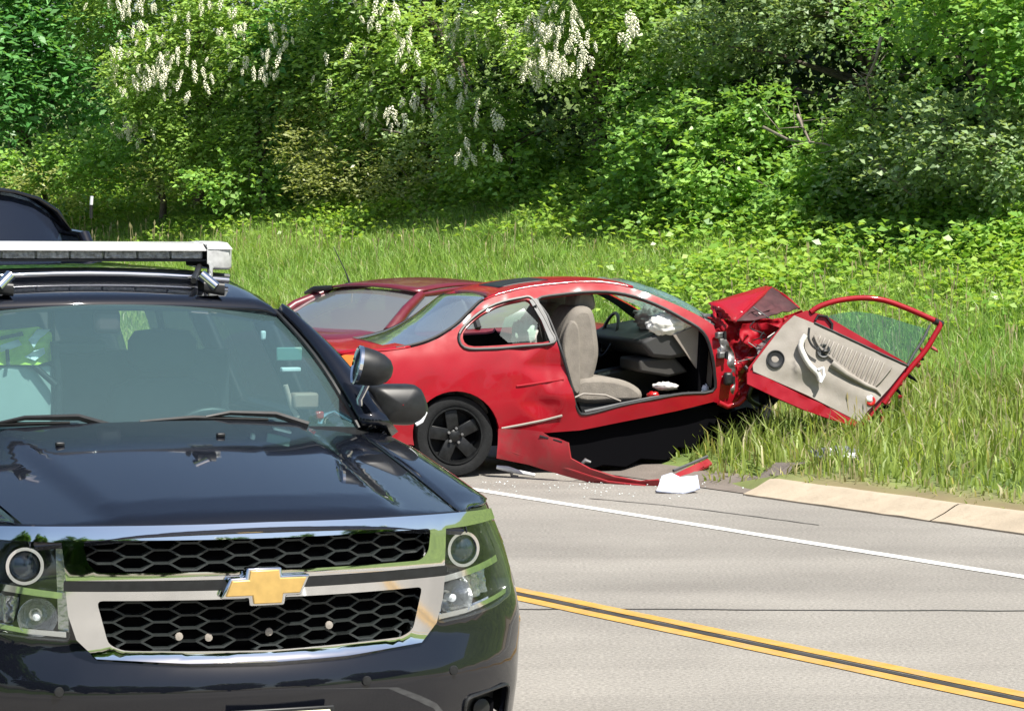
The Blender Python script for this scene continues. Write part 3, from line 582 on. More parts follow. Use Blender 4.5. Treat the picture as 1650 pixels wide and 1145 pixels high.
ob = [(-E, .3)]+[(-a, z) for a, z in arch(4.3)[::-1]]+[(-a, z) for a, z in arch(1.06)[::-1]]+[(0, .27)]+arch(1.06)+arch(4.3)+[(E, .3), (E, 1.24), (ay(1.6), 1.21), (ay(.5), 1.10), (ax(.86), 1.095), (ax(.70), 1.10), (ax(.3), 1.105), (0, 1.107), (-ax(.3), 1.105), (-ax(.70), 1.10), (-ax(.86), 1.095), (-ay(.5), 1.10), (-ay(1.6), 1.21), (-E, 1.24)]
fog = rounded([(.69, .50), (.91, .515), (.92, .39), (.71, .365)], .03, 3)
skin('body', ob, Sf, M['black_paint'], suv, holes=[XZ(ghole), XZ(hl), XZ(mir(hl)), XZ(fog), XZ(mir(fog))], step=.075, thick=.02)
# duct in bumper, lower grille opening
for sg in (1, -1):
    q = fog if sg > 0 else mir(fog)
    skin('bumper_duct', XZ(q), lambda a, z: Sf(a, z, -.05), M['black_plastic'], suv, step=.06, thick=.01)
    c = [Vector(Sf(*p, .004)) for p in XZ(q)]; tube('duct_trim', c+[c[0]], .006, M['black_plastic'], suv, n=6)
    p = Vector(Sf(ax(sg*.81), .44, -.045)); lathe('fog_lamp', [(0, .0), (0, .030), (.02, .034), (.022, .03), (.024, 0)], p, (sg*.3, -1, 0), M['black_plastic'], suv, n=20)
def hoodz(x, y):
    d = plan(ax(min(.98, abs(x))))[1]; t = max(0, y-d)/1.3; z = 1.118+.20*t-.02*t*t-.055*(abs(x)/.8)**2.2
    xb = .46+.10*t; k = min(1, max(0, (xb+.045-abs(x))/.09)); z += .020*k*k*(3-2*k)*min(1, t*6+.1)
    r = max(0, .07-(y-d)); z -= r*r*6; return z
hf = [(x, plan(ax(x))[1]-.012) for x in np.linspace(-.70, .70, 29)]
hb = [(x, 1.31+.20*(x/.8)**2) for x in np.linspace(.80, -.80, 21)]
skin('hood', hf+hb, lambda x, y: (x, y, hoodz(x, y)), M['black_paint'], suv, step=.04, thick=.02, offset=-1)
for sg in (1, -1):
    rows = []
    for s in np.linspace(0, 1, 44):
        a = ax(.70)+(ay(1.62)-ax(.70))*s**1.15; x, y, z = Sf(a, float(np.interp(a, [ax(.7), ax(.86), ay(.5), ay(1.62)], [1.102, 1.098, 1.10, 1.21])))
        by = plan(ax(.70))[1]-.005+(1.51-plan(ax(.70))[1])*min(1, max(0, (s-.04)/.96))**1.0; bx = .703+.10*(by/1.5); A = Vector((x, y, z)); B = Vector((bx, by, hoodz(bx, by)-.003))
        K = Vector((A.x*.80+B.x*.20, A.y*.6+B.y*.4, max(B.z, A.z+.0)+.004)); r = []
        for t in np.linspace(0, 1, 9):
            p = A*(1-t)**2+K*2*t*(1-t)+B*t*t; r.append((p.x*sg, p.y, p.z))
        rows.append(r)
    loft('fender_top', rows, M['black_paint'], suv, thick=.006, flip=(sg < 0))
# cowl and windscreen
def ws(u, v):
    bx, by, bzv = .835*u, 1.36+.20*u*u, 1.283-.035*u*u; tx, ty, tz = .668*u, 1.99+.10*u*u, 1.705-.045*u*u
    o = .05*math.sin(math.pi*v); return (bx*(1-v)+tx*v, by*(1-v)+ty*v-o*.5, bzv*(1-v)+tz*v+o*.6)
loft('windscreen', [[ws(u, v) for u in np.linspace(-1, 1, 25)] for v in np.linspace(0, 1, 12)], M['g_suv'], suv)
loft('windscreen_surround', [[Vector(ws(u, 0))+Vector((0, d, z)) for u in np.linspace(-1.02, 1.02, 25)] for d, z in ((-.10, -.03), (-.04, -.012), (.03, .02))], M['black_plastic'], suv, thick=.01)
def rz(x, y):
    zt = float(np.interp(y, [1.9, 2.05, 2.2, 2.5, 3, 4.4, 5.1], [1.69, 1.722, 1.757, 1.795, 1.825, 1.82, 1.77])); t = abs(x)/.75; return zt-.03*t*t-.11*max(0, t-.78)**2/.0484
rows = []
for k, v in enumerate(np.concatenate([np.linspace(0, .3, 8), np.linspace(.4, 1, 10)])):
    rows.append([(.75*t, 1.985+.085*t*t*(1-v)+3.1*v, rz(.75*t, 1.985+.0*t*t+3.1*v+.0)) for t in np.linspace(-1, 1, 33)])
loft('roof', rows, M['black_paint'], suv, thick=.03)
loft('headliner', [[Vector(p)-Vector((0, -.03, .05)) for p in r[2:-2]] for r in rows[1:]], M['cabin'], suv)
for sg in (1, -1):
    a0, a1 = Vector(ws(sg*.985, 0)), Vector(ws(sg*.985, 1)); b0, b1 = Vector((sg*.940, 1.61, 1.232)), Vector((sg*.742, 2.16, 1.605)); rows = []
    for v in np.linspace(-.04, 1.04, 12):
        A = Vector(ws(sg*.985, max(0, min(1, v)))); B = b0.lerp(b1, v)+Vector((sg*.02, 0, .02))*math.sin(math.pi*min(1, max(0, v))); kk = 1-.75*min(1, max(0, v)); m_ = A.lerp(B, .5)+Vector((sg*.022, -.022, .022))*kk; rows.append([A+Vector((0, -.004, .006)), A.lerp(m_, .6)+Vector((sg*.004, -.006, .006)), m_, B])
    loft('roof_pillar', rows, M['black_paint'], suv, thick=.04, flip=(sg > 0))
    tube('pillar_trim', [Vector(ws(sg*.975, v))+Vector((0, -.008, .010)) for v in np.linspace(0, 1, 10)], .008, M['black_plastic'], suv, n=6)
    yb = [1.60, 2.62, 3.60, 4.85]
    for i in range(3):
        y0, y1 = yb[i]+.05, yb[i+1]-.05; t0 = 2.18 if i == 0 else y0; V = [(sg*.965, y0, 1.225), (sg*.965, y1, 1.225), (sg*.775, y1-(.12 if i == 2 else 0), 1.66), (sg*.775, t0, 1.66)]
        poly('side_window', V, [(0, 1, 2, 3)], M['g_dark'], suv, smooth=False)
        if i: tube('door_pillar', [(sg*.955, yb[i], 1.225), (sg*.765, yb[i], 1.62)], .045, M['black_plastic'], suv)
    loft('door_sill', [[(sg*.965, y, 1.20), (sg*.955, y, 1.235), (sg*.92, y, 1.20)] for y in np.linspace(1.66, 5.1, 8)], M['black_paint'], suv, thick=.01)
    loft('roof_rail', [[(sg*.77, y, 1.60), (sg*.775, y, 1.63), (sg*.74, y, 1.66)] for y in np.linspace(2.15, 5, 10)], M['black_paint'], suv, thick=.01)
    for yw in (1.06, 4.3):
        wp = (sg*.90, yw, .385); T = lathe('wheel', [(-.13, .20), (-.13, .33), (-.11, .375), (-.06, .388), (.06, .388), (.11, .375), (.13, .33), (.13, .24), (.09, .22), (.09, .0)], wp, (sg, 0, 0), M['rubber'], suv, n=40)
        lathe('rim', [(.10, .235), (.125, .24), (.125, .215), (.09, .19), (.11, .06), (.12, 0)], wp, (sg, 0, 0), M['rim'], T, n=30)
loft('tailgate', [[(x, 5.2, .4) for x in np.linspace(-.95, .95, 8)], [(x, 5.22, 1.2) for x in np.linspace(-.97, .97, 8)]], M['black_paint'], suv, thick=.02)
loft('rear_window', [[(x, 5.2, 1.22) for x in np.linspace(-.9, .9, 8)], [(x, 5.08, 1.72) for x in np.linspace(-.72, .72, 8)]], M['g_dark'], suv)
box('underbody', (0, 2.7, .38), (1.7, 4.9, .18), M['dark'], suv)
# grille
trimtop = [(ax(x), z) for x, z in [(-.905, 1.055), (-.905, 1.088), (-.70, 1.098), (0, 1.106), (.70, 1.098), (.905, 1.088), (.905, 1.055), (.62, 1.052), (.606, .936), (-.606, .936), (-.62, 1.052)]]
def cskin(name, outline, out, m, holes=(), step=.04, thick=.03, bev=.006):
    o = skin(name, outline, lambda a, z: Sf(a, z, out), m, suv, holes=holes, step=step, thick=thick)
    return o
cskin('upper_grille_frame', trimtop, .022, M['chrome'], holes=[XZ(gup)])
lower = [(ax(x), z) for x, z in [(-.607, .903), (.607, .903), (.60, .83), (.577, .755), (.52, .697), (.25, .681), (0, .677), (-.25, .681), (-.52, .697), (-.577, .755), (-.60, .83)]]
cskin('lower_grille_frame', lower, .022, M['chrome'], holes=[XZ(glo)])
cskin('grille_bar', [(ax(x), z) for x, z in [(-.612, .905), (.612, .905), (.612, .934), (-.612, .934)]], .026, M['black_plastic'], thick=.03)
skin('grille_backing', XZ([(-.62, 1.07), (.62, 1.07), (.60, .75), (.5, .68), (-.5, .68), (-.60, .75)]), lambda a, z: Sf(a, z, -.055), M['dark'], suv, step=.1, thick=.005)
def hexmesh(opn, rows0, rh=.0405, pitch=.083, flat=.047):
    parts = []; seen = set()
    for i in range(-8, 9):
        for j in range(-1, 9):
            cx = i*pitch; cz = rows0-j*rh+(rh/2 if i % 2 else 0); w = pitch-flat/2; P = [(cx-flat/2, cz+rh/2), (cx+flat/2, cz+rh/2), (cx+w, cz), (cx+flat/2, cz-rh/2), (cx-flat/2, cz-rh/2), (cx-w, cz)]
            for k in range(6):
                a, b = P[k], P[(k+1) % 6]; mx = ((a[0]+b[0])/2, (a[1]+b[1])/2); key = (round(mx[0], 3), round(mx[1], 3))
                if key in seen or not inside(opn, *mx): continue
                seen.add(key); A = Vector(Sf(ax(a[0]), a[1], -.008)); B = Vector(Sf(ax(b[0]), b[1], -.008)); d = (B-A).normalized(); up = Vector((0, -1, 0)).cross(d)*.0030; bk = Vector((0, .022, 0))
                A -= d*.002; B += d*.002; V = [A-up, A+up, A+up*1.5+bk, A-up*1.5+bk, B-up, B+up, B+up*1.5+bk, B-up*1.5+bk]
                parts.append((V, [(0, 1, 5, 4), (1, 2, 6, 5), (2, 3, 7, 6), (3, 0, 4, 7), (0, 3, 2, 1), (4, 5, 6, 7)]))
    V, Fc = merge(parts); poly('grille_mesh', V, Fc, M['mesh'], suv, smooth=False)
hexmesh(gup, 1.045); hexmesh(glo, .865)
for x, z in ((-.28, .76), (-.19, .755), (.0, .765), (.20, .775)):
    lathe('grille_fastener', [(0, 0), (0, .013), (.004, .012), (.006, 0)], Sf(ax(x), z, -.004), (0, -1, 0), M['beige'], suv, n=10)
# emblem
def extr(name, P, y0, y1, m, parent, bev=.004):
    n = len(P); V = [(x, y0, z) for x, z in P]+[(x, y1, z) for x, z in P]; Fc = [tuple(range(n))[::-1], tuple(range(n, 2*n))]+[(i, (i+1) % n, n+(i+1) % n, n+i) for i in range(n)]
    return poly(name, V, Fc, m, parent, smooth=True, bevel=bev, sharp=30)
def tie(e):
    ez = e*.8; return [(x*.96-.030, z*.86) for x, z in _tie(e, ez)]
def _tie(e, ez): return [(-.052-e, .060+ez), (.042+e, .060+ez), (.045+e*.9, .030+ez), (.134+e*1.3, .030+ez), (.112+e*.6, -.026-ez), (.056+e, -.026-ez), (.052+e, -.060-ez), (-.042-e, -.060-ez), (-.045-e*.9, -.030-ez), (-.134-e*1.3, -.030-ez), (-.112-e*.6, .026+ez), (-.056-e, .026+ez)]
em = extr('emblem', [(x, z+.915) for x, z in tie(.011)], -.022, -.062, M['chrome'], suv, .006)
extr('emblem_face', [(x, z+.915) for x, z in tie(.0)], -.055, -.069, M['gold'], em, .003)
# number plate
pl = box('licence_plate', (.02, -.085, .452), (.305, .008, .155), M['plate'], suv, .004); box('plate_frame', (.02, -.075, .45), (.335, .012, .18), M['black_plastic'], suv, .004)
for x in (-.11, .15): lathe('screw', [(0, 0), (0, .007), (.004, .006), (.005, 0)], (x, -.089, .515), (0, -1, 0), M['steel'], pl, n=10)
for x in (.62, -.62, .30): lathe('parking_sensor', [(0, 0), (0, .016), (.005, .014), (.006, 0)], Sf(ax(x), .60, 0), (0, -1, 0), M['black_plastic'], suv, n=14)
# headlights
M['reflector'] = mat('headlight_reflector', (.62, .63, .64), .18, .9, bump=.35, bscale=35); M['lampdark'] = mat('headlight_inner', (.03, .032, .034), .25, .3, .5)
for sg in (1, -1):
    q = hl if sg > 0 else mir(hl)
    L = skin('headlight', XZ(q), lambda a, z: Sf(a, z, -.11), M['lampdark'], suv, step=.05, thick=.01)
    c = [Vector(Sf(*p, 0)) for p in XZ(q)]; c2 = [Vector(Sf(*p, -.11)) for p in XZ(q)]
    loft('housing', [c+[c[0]], c2+[c2[0]]], M['lampdark'], L, thick=.004)
    P = Vector(Sf(ax(sg*.735), .972, -.03)); dr = Vector((sg*.12, -1, 0)).normalized()
    lathe('projector', [(-.07, .055), (0, .060), (.012, .058), (.012, .048), (-.01, .046)], P, dr, M['chrome'], L, n=36)
    lathe('projector_lens', [(-.02, .045), (.0, .043), (.014, .03), (.02, .012), (.021, 0)], P, dr, mat('projector_glass', (.02, .03, .05), .05, 0, 1), L, n=30)
    q1 = [(sg*x, z) for x, z in [(.63, .895), (.93, .935), (.945, .915), (.63, .875)]]; q1 = q1 if sg > 0 else q1[::-1]
    skin('divider', XZ(q1), lambda a, z: Sf(a, z, -.012), M['chrome'], L, step=.03, thick=.05)
    P2 = Vector(Sf(ax(sg*.70), .815, -.045)); lathe('reflector_bowl', [(-.05, 0), (-.05, .02), (-.02, .048), (.02, .062), (.024, .06), (.0, .05)], P2, dr, M['reflector'], L, n=28)
    lathe('bulb', [(-.04, .012), (.0, .013), (.008, .007), (.01, 0)], P2, dr, M['white_plastic'], L, n=12)
    q2 = [(sg*x, z) for x, z in [(.775, .87), (.90, .89), (.925, .82), (.79, .79)]]; q2 = q2 if sg > 0 else q2[::-1]
    skin('turn_reflector', XZ(q2), lambda a, z: Sf(a, z, -.05-.03*math.sin(a*60)**2), M['reflector'], L, step=.02, thick=.006)
    q3 = [(sg*x, z) for x, z in [(.618, .775), (.73, .783), (.95, .825), (.95, .81), (.73, .768), (.618, .758)]]; q3 = q3 if sg > 0 else q3[::-1]
    skin('light_strip', XZ(q3), lambda a, z: Sf(a, z, -.008), M['chrome'], L, step=.03, thick=.02)
    q4 = [(sg*x, z) for x, z in [(.615, 1.04), (.655, 1.045), (.648, .90), (.645, .78), (.61, .77)]]; q4 = q4 if sg > 0 else q4[::-1]
    skin('inner_trim', XZ(q4), lambda a, z: Sf(a, z, -.03), M['reflector'], L, step=.03, thick=.02)
    skin('lens', XZ(q), lambda a, z: Sf(a, z, .002), M['g_lens'], L, step=.05, thick=0)
# hood nozzle
np_ = Vector((.14, 1.04, hoodz(.14, 1.04))); poly('washer_nozzle', *boxv(np_+Vector((0, 0, .006)), (.03, .02, .014)), M['black_plastic'], suv, bevel=.004)
np_ = Vector((-.42, 1.04, hoodz(-.42, 1.04))); poly('washer_nozzle', *boxv(np_+Vector((0, 0, .006)), (.03, .02, .014)), M['black_plastic'], suv, bevel=.004)
# wipers
for x0, x1, x2 in ((.50, -.06, .42), (-.22, -.78, -.30)):
    def wp(x, o=.012): u = x/.82; p = Vector(ws(u, .035)); return p+Vector((0, -.01, o))
    wr = tube('wiper', [wp(x0, .02)+Vector((.06, -.06, -.02)), wp(x0-.05, .035), wp((x0+x1)/2+.05, .04), wp((x0+x1)/2-.04, .025)], [.014, .012, .009, .006], M['black_plastic'], suv, n=6)
    tube('blade', [wp(x1, .012), wp(x1*.6+x2*.4, .022), wp(x2, .016)], [.006, .011, .006], M['black_plastic'], wr, n=6)
# door mirror: outboard of the driver's door
mp = Vector((1.02, 1.70, 1.335))
for sg in (1, -1):
    rows = []
    for y, sx, sz in ((-.06, .02, .02), (-.055, .75, .75), (-.03, .93, .93), (.02, 1, 1), (.07, .98, .98), (.075, .85, .85)):
        c = rounded([(-.12, .075), (.085, .072), (.12, -.01), (.115, -.06), (.06, -.085), (-.095, -.075)], .03, 3)
        rows.append([(sg*(mp.x+x*sx), mp.y+y, mp.z+z*sz) for x, z in c])
    mo = loft('door_mirror', rows, M['black_plastic'], suv, closed=True, flip=sg < 0)
    tube('mirror_arm', [(sg*.97, 1.78, 1.24), (sg*.93, 1.72, 1.27), (sg*(mp.x-.08), mp.y+.02, mp.z-.06)], [.04, .035, .03], M['black_plastic'], mo)
    tube('mirror_marker', [(sg*(mp.x+.055), mp.y-.045, mp.z-.076), (sg*(mp.x+.078), mp.y-.045, mp.z-.064), (sg*(mp.x+.098), mp.y-.035, mp.z-.030)], .008, M['white_plastic'], mo, n=6)
# spotlight on the driver's pillar
sp = SL(596, 592, 1.52); ad = Vector((-.97, .14, .20)).normalized()
lm = lathe('spotlight', [(-.085, 0), (-.083, .022), (-.07, .042), (-.045, .057), (-.01, .067), (.03, .071), (.045, .071), (.045, .064)], sp, ad, M['black_plastic'], suv, n=32)
lathe('bezel', [(.040, .073), (.052, .074), (.056, .068), (.050, .064)], sp, ad, M['chrome'], lm, n=32)
lathe('lens', [(.050, .065), (.055, .04), (.057, 0)], sp, ad, M['g_lens'], lm, n=32)
tube('spotlight_arm', [sp+Vector((.0, .03, -.06)), sp+Vector((-.02, .06, -.12)), Vector((.845, 1.60, 1.262))], [.014, .013, .016], M['chrome'], lm)
hp = SL(520, 672, 1.75); hd = tube('spotlight_handle', [Vector((.83, 1.66, 1.27)), hp+Vector((.05, -.0, .02)), hp, hp+Vector((-.01, 0, -.05))], [.012, .012, .02, .024], M['chrome'], suv); box('handle_switch', hp+Vector((-.02, -.02, .01)), (.03, .03, .03), M['tail'], hd, .006)
# light bar
bar = empty('light_bar', (0, 0, 0)); bar.parent = suv
BY = 2.50; BX = .585; zb = 1.842
def barsec(x, y0, y1, z0, z1): return [(x, y, z) for y, z in rounded([(y0, z0), (y1, z0), (y1, z1), (y0, z1)], .012, 2)]
loft('bar_base', [barsec(-BX, BY+.012, BY+.28, zb+.008, zb+.018), barsec(BX, BY+.012, BY+.28, zb+.008, zb+.018)], M['grey_plastic'], bar, closed=True)
loft('top_cover', [[(x, y, z) for y, z in [(BY-.014, zb+.050), (BY+.05, zb+.074), (BY+.16, zb+.080), (BY+.27, zb+.074), (BY+.30, zb+.050)]] for x in (-BX-.005, BX-.085)], M['white_top'], bar, thick=.004)
for i in range(8):
    x0 = -BX+.005+i*(2*BX-.10)/8; x1 = x0+(2*BX-.10)/8-.006; box('led_module', ((x0+x1)/2, BY+.02, zb+.036), (x1-x0, .03, .034), M['module'], bar, .003)
for sg in (-1, 1):
    rows = [barsec(sg*x, BY-.02+a, BY+.30-a, zb-.024+b, zb+.076-c) for x, a, b, c in ((BX-.09, 0, .012, 0), (BX-.05, 0, 0, 0), (BX, .005, 0, .003), (BX+.018, .03, .006, .012))]
    o = loft('end_cap', rows, M['lightbar'], bar, closed=True, flip=sg < 0, sharp=60); V = rows[-1]; poly('end_face', [tuple(v) for v in V], [tuple(range(len(V)))], M['lightbar'], o, smooth=False)
    loft('cap_cover', [[(sg*x, y, z) for y, z in [(BY-.022, zb+.056), (BY+.05, zb+.079), (BY+.16, zb+.083), (BY+.27, zb+.079), (BY+.30, zb+.056)]] for x in (BX-.085, BX+.012)], M['white_top'], o, thick=.004, flip=sg < 0)
    f0 = Vector((sg*(BX-.075), BY-.01, zb-.01)); ft_ = SL(338, 462, 2.12) if sg > 0 else Vector((-SL(338, 462, 2.12).x, SL(338, 462, 2.12).y, SL(338, 462, 2.12).z)); ft_.z += .012
    tube('mounting_bracket', [f0, f0.lerp(ft_, .35)+Vector((0, 0, .01)), ft_], [.018, .012, .012], M['chrome'], bar); tube('bracket_leg', [f0+Vector((-.03*sg, .05, 0)), ft_+Vector((-.05*sg, .05, .01))], .012, M['black_plastic'], bar)
    cl = loft('pillar_clamp', [barsec(ft_.x-.035, ft_.y-.045, ft_.y+.045, ft_.z-.03, ft_.z+.012), barsec(ft_.x+.045, ft_.y-.05, ft_.y+.05, ft_.z-.045, ft_.z+.004)], M['black_plastic'], bar, closed=True)
    tube('clamp_tube', [ft_+Vector((-.04*sg, -.02, .035)), ft_+Vector((.012*sg, -.045, -.012))], [.020, .020], M['chrome'], bar, n=14)
tube('mounting_strap', [Vector((x, 2.40+.0*x, rz(x, 2.4)+.012+.012*(1-(x/.6)**2))) for x in np.linspace(-.56, .56, 9)], .011, M['chrome'], bar, n=8)
tube('cross_bar', [Vector((x, BY+.1, rz(x, BY+.1)+.012)) for x in np.linspace(-.62, .62, 9)], .012, M['grey_plastic'], bar, n=8)
# cabin
loft('dashboard', [[(x, y, z-.03*x*x) for x in np.linspace(-.80, .80, 12)] for y, z in ((1.42, 1.235), (1.60, 1.24), (1.80, 1.225), (1.90, 1.18), (1.92, .95))], M['cabin'], suv, thick=.01)
box('cabin_floor', (0, 3.0, .55), (1.7, 3.4, .05), M['cabin'], suv)
sw = [Vector((.38+.19*math.cos(t), 2.06-.06*math.sin(t), 1.12+.18*math.sin(t))) for t in np.linspace(0, 2*math.pi, 33)]
st = tube('steering_wheel', sw, .016, M['black_plastic'], suv, n=8); box('wheel_hub', (.38, 2.07, 1.12), (.20, .05, .10), M['black_plastic'], st, .02)
def seat(x, y, m):
    rows = []
    for z, wv, dd, oy in ((.75, .24, .06, 0), (.80, .25, .08, .01), (1.0, .26, .09, .05), (1.2, .25, .08, .09), (1.33, .21, .06, .12), (1.37, .12, .03, .13)):
        rows.append([(x+a, y+oy+b, z) for a, b in rounded([(-wv, -dd), (wv, -dd), (wv, dd), (-wv, dd)], .05, 3)])
    s = loft('seat_back', rows, m, suv, closed=True); rows = [[(x+a*k, y+.13+b*k, z) for a, b in rounded([(-.14, -.05), (.14, -.05), (.14, .05), (-.14, .05)], .04, 3)] for z, k in ((1.40, .7), (1.43, 1), (1.52, 1), (1.56, .8), (1.57, .2))]
    loft('headrest', rows, m, s, closed=True); box('seat_cushion', (x, y-.25, .72), (.50, .52, .14), m, suv, .05)
M['seatgrey'] = mat('grey_seat_cloth', (.10, .115, .12), .9, var=.1, vscale=10)
seat(.42, 2.75, M['seatgrey']); seat(-.42, 2.75, M['seatgrey'])
box('partition', (0, 3.05, 1.05), (1.5, .03, .85), M['cabin'], suv, .01)
for x in (-.5, 0, .5): tube('partition_bar', [(x, 3.03, 1.4), (x*.85, 3.05, 1.72)], .015, M['black_plastic'], suv, n=6)
# things seen through the windscreen
a, b = SL(0, 590, 2.15), SL(84, 690, 2.15); box('computer_screen', ((a.x+b.x)/2-.06, 2.15, (a.z+b.z)/2), (b.x-a.x+.12, .03, a.z-b.z), mat('pale_grey_panel', (.42, .47, .46), .5, var=.05), suv, .012)
a = SL(88, 550, 2.12); b = SL(92, 690, 2.12); tube('screen_mount', [a, a.lerp(b, .5)+Vector((.01, 0, 0)), b], .018, M['black_plastic'], suv); tube('mount_arm', [SL(50, 585, 2.12), SL(90, 620, 2.1)], .012, M['black_plastic'], suv)
a = SL(178, 505, 2.02); mv = box('rear_view_mirror', SL(128, 560, 2.12), (.20, .03, .055), M['black_plastic'], suv, .02); box('sensor_housing', SL(172, 518, 2.035), (.10, .05, .09), mat('sensor_brown', (.10, .05, .055), .5), suv, .02)
a = SL(468, 595, 1.85); box('radar_display', a, (.075, .03, .016), M['white_plastic'], suv, .004); b = SL(466, 570, 1.85); box('notice_card', b, (.10, .01, .05), mat('notice_teal', (.10, .22, .20), .6), suv, .004)
a = SL(490, 645, 1.80); cup = box('radar_unit', a, (.10, .06, .06), mat('radar_beige', (.36, .22, .18), .6), suv, .01); tube('unit_strap', [SL(460, 620, 1.8), SL(470, 655, 1.8), SL(480, 672, 1.8)], .010, mat('strap_pink', (.5, .34, .3), .6), suv)
box('inner_light', SL(424, 540, 2.02), (.02, .02, .035), M['white_plastic'], suv, .006)
# reflective vest behind the glass
vest = empty('safety_vest', SM @ Vector((-.60, 2.35, 1.44))); vest.rotation_euler = (0, 0, YAW); tag(vest, 'lime safety vest with silver tape hanging inside the windscreen at the left edge', 'vest')
VI = (Matrix.Translation(vest.location) @ Matrix.Rotation(YAW, 4, 'Z')).inverted()
def VL(px, py, b): return VI @ (SM @ SL(px, py, b))
def vsurf(P, off, m, name, th=.006):
    return skin(name, P, lambda x, y: VL(x, y, 2.12+off+.02*math.sin(x*.09)+.015*math.sin(y*.2)), m, vest, step=6, thick=th)
vsurf([(-40, 535), (20, 530), (60, 526), (82, 535), (86, 580), (60, 588), (-40, 588)], .02, M['hivis'], 'cloth')
for P in ([(0, 556), (30, 548), (36, 556), (0, 566)], [(46, 548), (60, 530), (80, 530), (64, 545), (54, 560)], [(40, 575), (54, 565), (70, 560), (72, 568), (56, 582)]): vsurf(P, -.01, M['silver_tape'], 'tape', .004)
for P in ([(0, 542), (36, 534), (38, 540), (0, 548)], [(8, 562), (14, 562), (16, 588), (10, 588)]): vsurf(P, -.012, M['black_plastic'], 'seam', .004)

# ================================================================== red wrecked coupe
PHI = math.radians(16); RO = Vector((-.436, 21.018, 0)); RU = Vector((math.cos(PHI), math.sin(PHI), 0)); RV = Vector((-math.sin(PHI), math.cos(PHI), 0)); W = 1.72
car = empty('wrecked_coupe', RO, (0, 0, PHI)); tag(car, 'red crashed two door coupe with its near door torn open and nose in the grass', 'car')
def RL(P): q = P-RO; return Vector((q.dot(RU), q.dot(RV), q.z))
def rpl(px, py, v): return RL(hit(px, py, RO+RV*v, RV))
_c = cr([(.0, .10), (.1, .07), (.25, .03), (.5, .0), (.75, .015), (.9, .05), (1.0, .10), (1.2, .21), (1.38, .33), (1.5, .42)], 12); IZ = [p[0] for p in _c]; IW = [p[1] for p in _c]
def inset(u, z):
    zr = z-.085*u; i = float(np.interp(zr, IZ, IW))
    if u < -.45: i += .16*((-.45-u)/.5)**2
    if u > 1.9: i += .10*((u-1.9)/.6)**2
    return i
def dent(px, py):
    d = 0
    for x, y, r, a in ((885, 590, 38, .055), (905, 640, 34, -.035), (845, 560, 22, .015), (870, 650, 30, .03), (820, 600, 26, -.010)):
        q = (abs(px-x)*.8+abs(py-y)*.9)/r
        if q < 1: d += a*(1-q)
    return d+.006*nz(px, py, 0, .03)
def RP(px, py, ex=0):
    i = 0
    for _ in range(4): p = rpl(px, py, i+ex); i = inset(p.x, p.z)
    return p
def RPd(px, py): p = RP(px, py); p.y += dent(px, py); return p
archp = [(733+70*math.cos(t)+2, 700-70*math.sin(t)) for t in np.linspace(math.pi+.25, -.12, 22)]
edge_top = [(540, 583), (552, 572), (580, 567), (620, 566), (662, 560), (700, 548), (735, 527), (760, 503), (780, 485), (812, 473), (850, 464), (900, 458), (955, 455), (1000, 460), (1040, 471), (1085, 489), (1125, 508), (1150, 524)]
TOPC = cr(edge_top, 4)
door_hole = cr([(866, 483), (900, 475), (960, 470), (1008, 474), (1056, 490), (1102, 514), (1133, 535), (1146, 565), (1152, 605), (1148, 630), (1100, 634), (1050, 643), (1000, 653), (945, 667), (931, 660), (924, 638), (914, 596), (900, 552), (882, 508)], 3, True)
quarter_hole = cr([(746, 537), (768, 513), (800, 494), (836, 484), (852, 484), (868, 505), (880, 530), (886, 549), (840, 553), (790, 557), (754, 556)], 3, True)
side = [p for p in TOPC]+[(1162, 560), (1178, 590), (1190, 615), (1188, 648), (1180, 657), (1150, 647), (1090, 662), (1000, 680), (935, 693), (880, 697), (803, 692)]+archp[::-1]+[(662, 716), (600, 712), (548, 700), (538, 640)]
body = skin('body_side', side, RPd, M['red'], car, holes=[door_hole, quarter_hole], step=6.5, thick=.035, flip=True, back=M['black_plastic'], ne=7)
# far side: mirror image with its own openings
def far(fn): return lambda x, y: (lambda p: Vector((p.x, W-p.y, p.z)))(fn(x, y))
door_glass_hole = cr([(866, 481), (900, 471), (960, 465), (1012, 469), (1060, 487), (1105, 512), (1133, 540), (1000, 549), (893, 549)], 3, True)
skin('body_side', side, far(RP), M['red'], car, holes=[door_glass_hole, quarter_hole], step=16, thick=.03, back=M['black_plastic'])
# top surfaces: deck, rear glass, roof, windscreen
TP = [RP(x, y) for x, y in TOPC]; idx = {k: 4*k for k in range(len(edge_top))}
def top(name, i0, i1, m, crown, lift=0, sag=None, inner=0., thick=.012, nn=15, ext=None):
    rows = []
    for j in range(i0, i1+1):
        p = TP[j]; r = []
        for t in np.linspace(inner, 1-inner, nn):
            q = Vector((p.x, p.y+(W-2*p.y)*t, p.z+crown*4*t*(1-t)+lift)); q.x -= .10*4*t*(1-t)*(1 if p.x < .3 else -1)*(0 if .35 < p.x < 1.1 else 1)
            if sag: q.z += sag(q, t, (j-i0)/(i1-i0))
            r.append(q)
        rows.append(r)
    return loft(name, rows, m, car, thick=thick)
top('boot_lid', idx[1], idx[4], M['red'], .02)
top('rear_window', idx[3]+2, idx[8], M['g_red'], .045, lift=-.002, inner=.03, thick=0)
fr = []
for inn in (0,):
    for sgn in (0, 1):
        pts = []
        for j in range(idx[3]+2, idx[8]+1):
            p = TP[j]; t = .035 if sgn == 0 else .965; q = Vector((p.x, p.y+(W-2*p.y)*t, p.z+.045*4*t*(1-t)+.004)); pts.append(q)
        tube('window_seal', pts, .014, M['black_plastic'], car, n=6)
top('roof', idx[8], idx[13]+2, M['red'], .012)
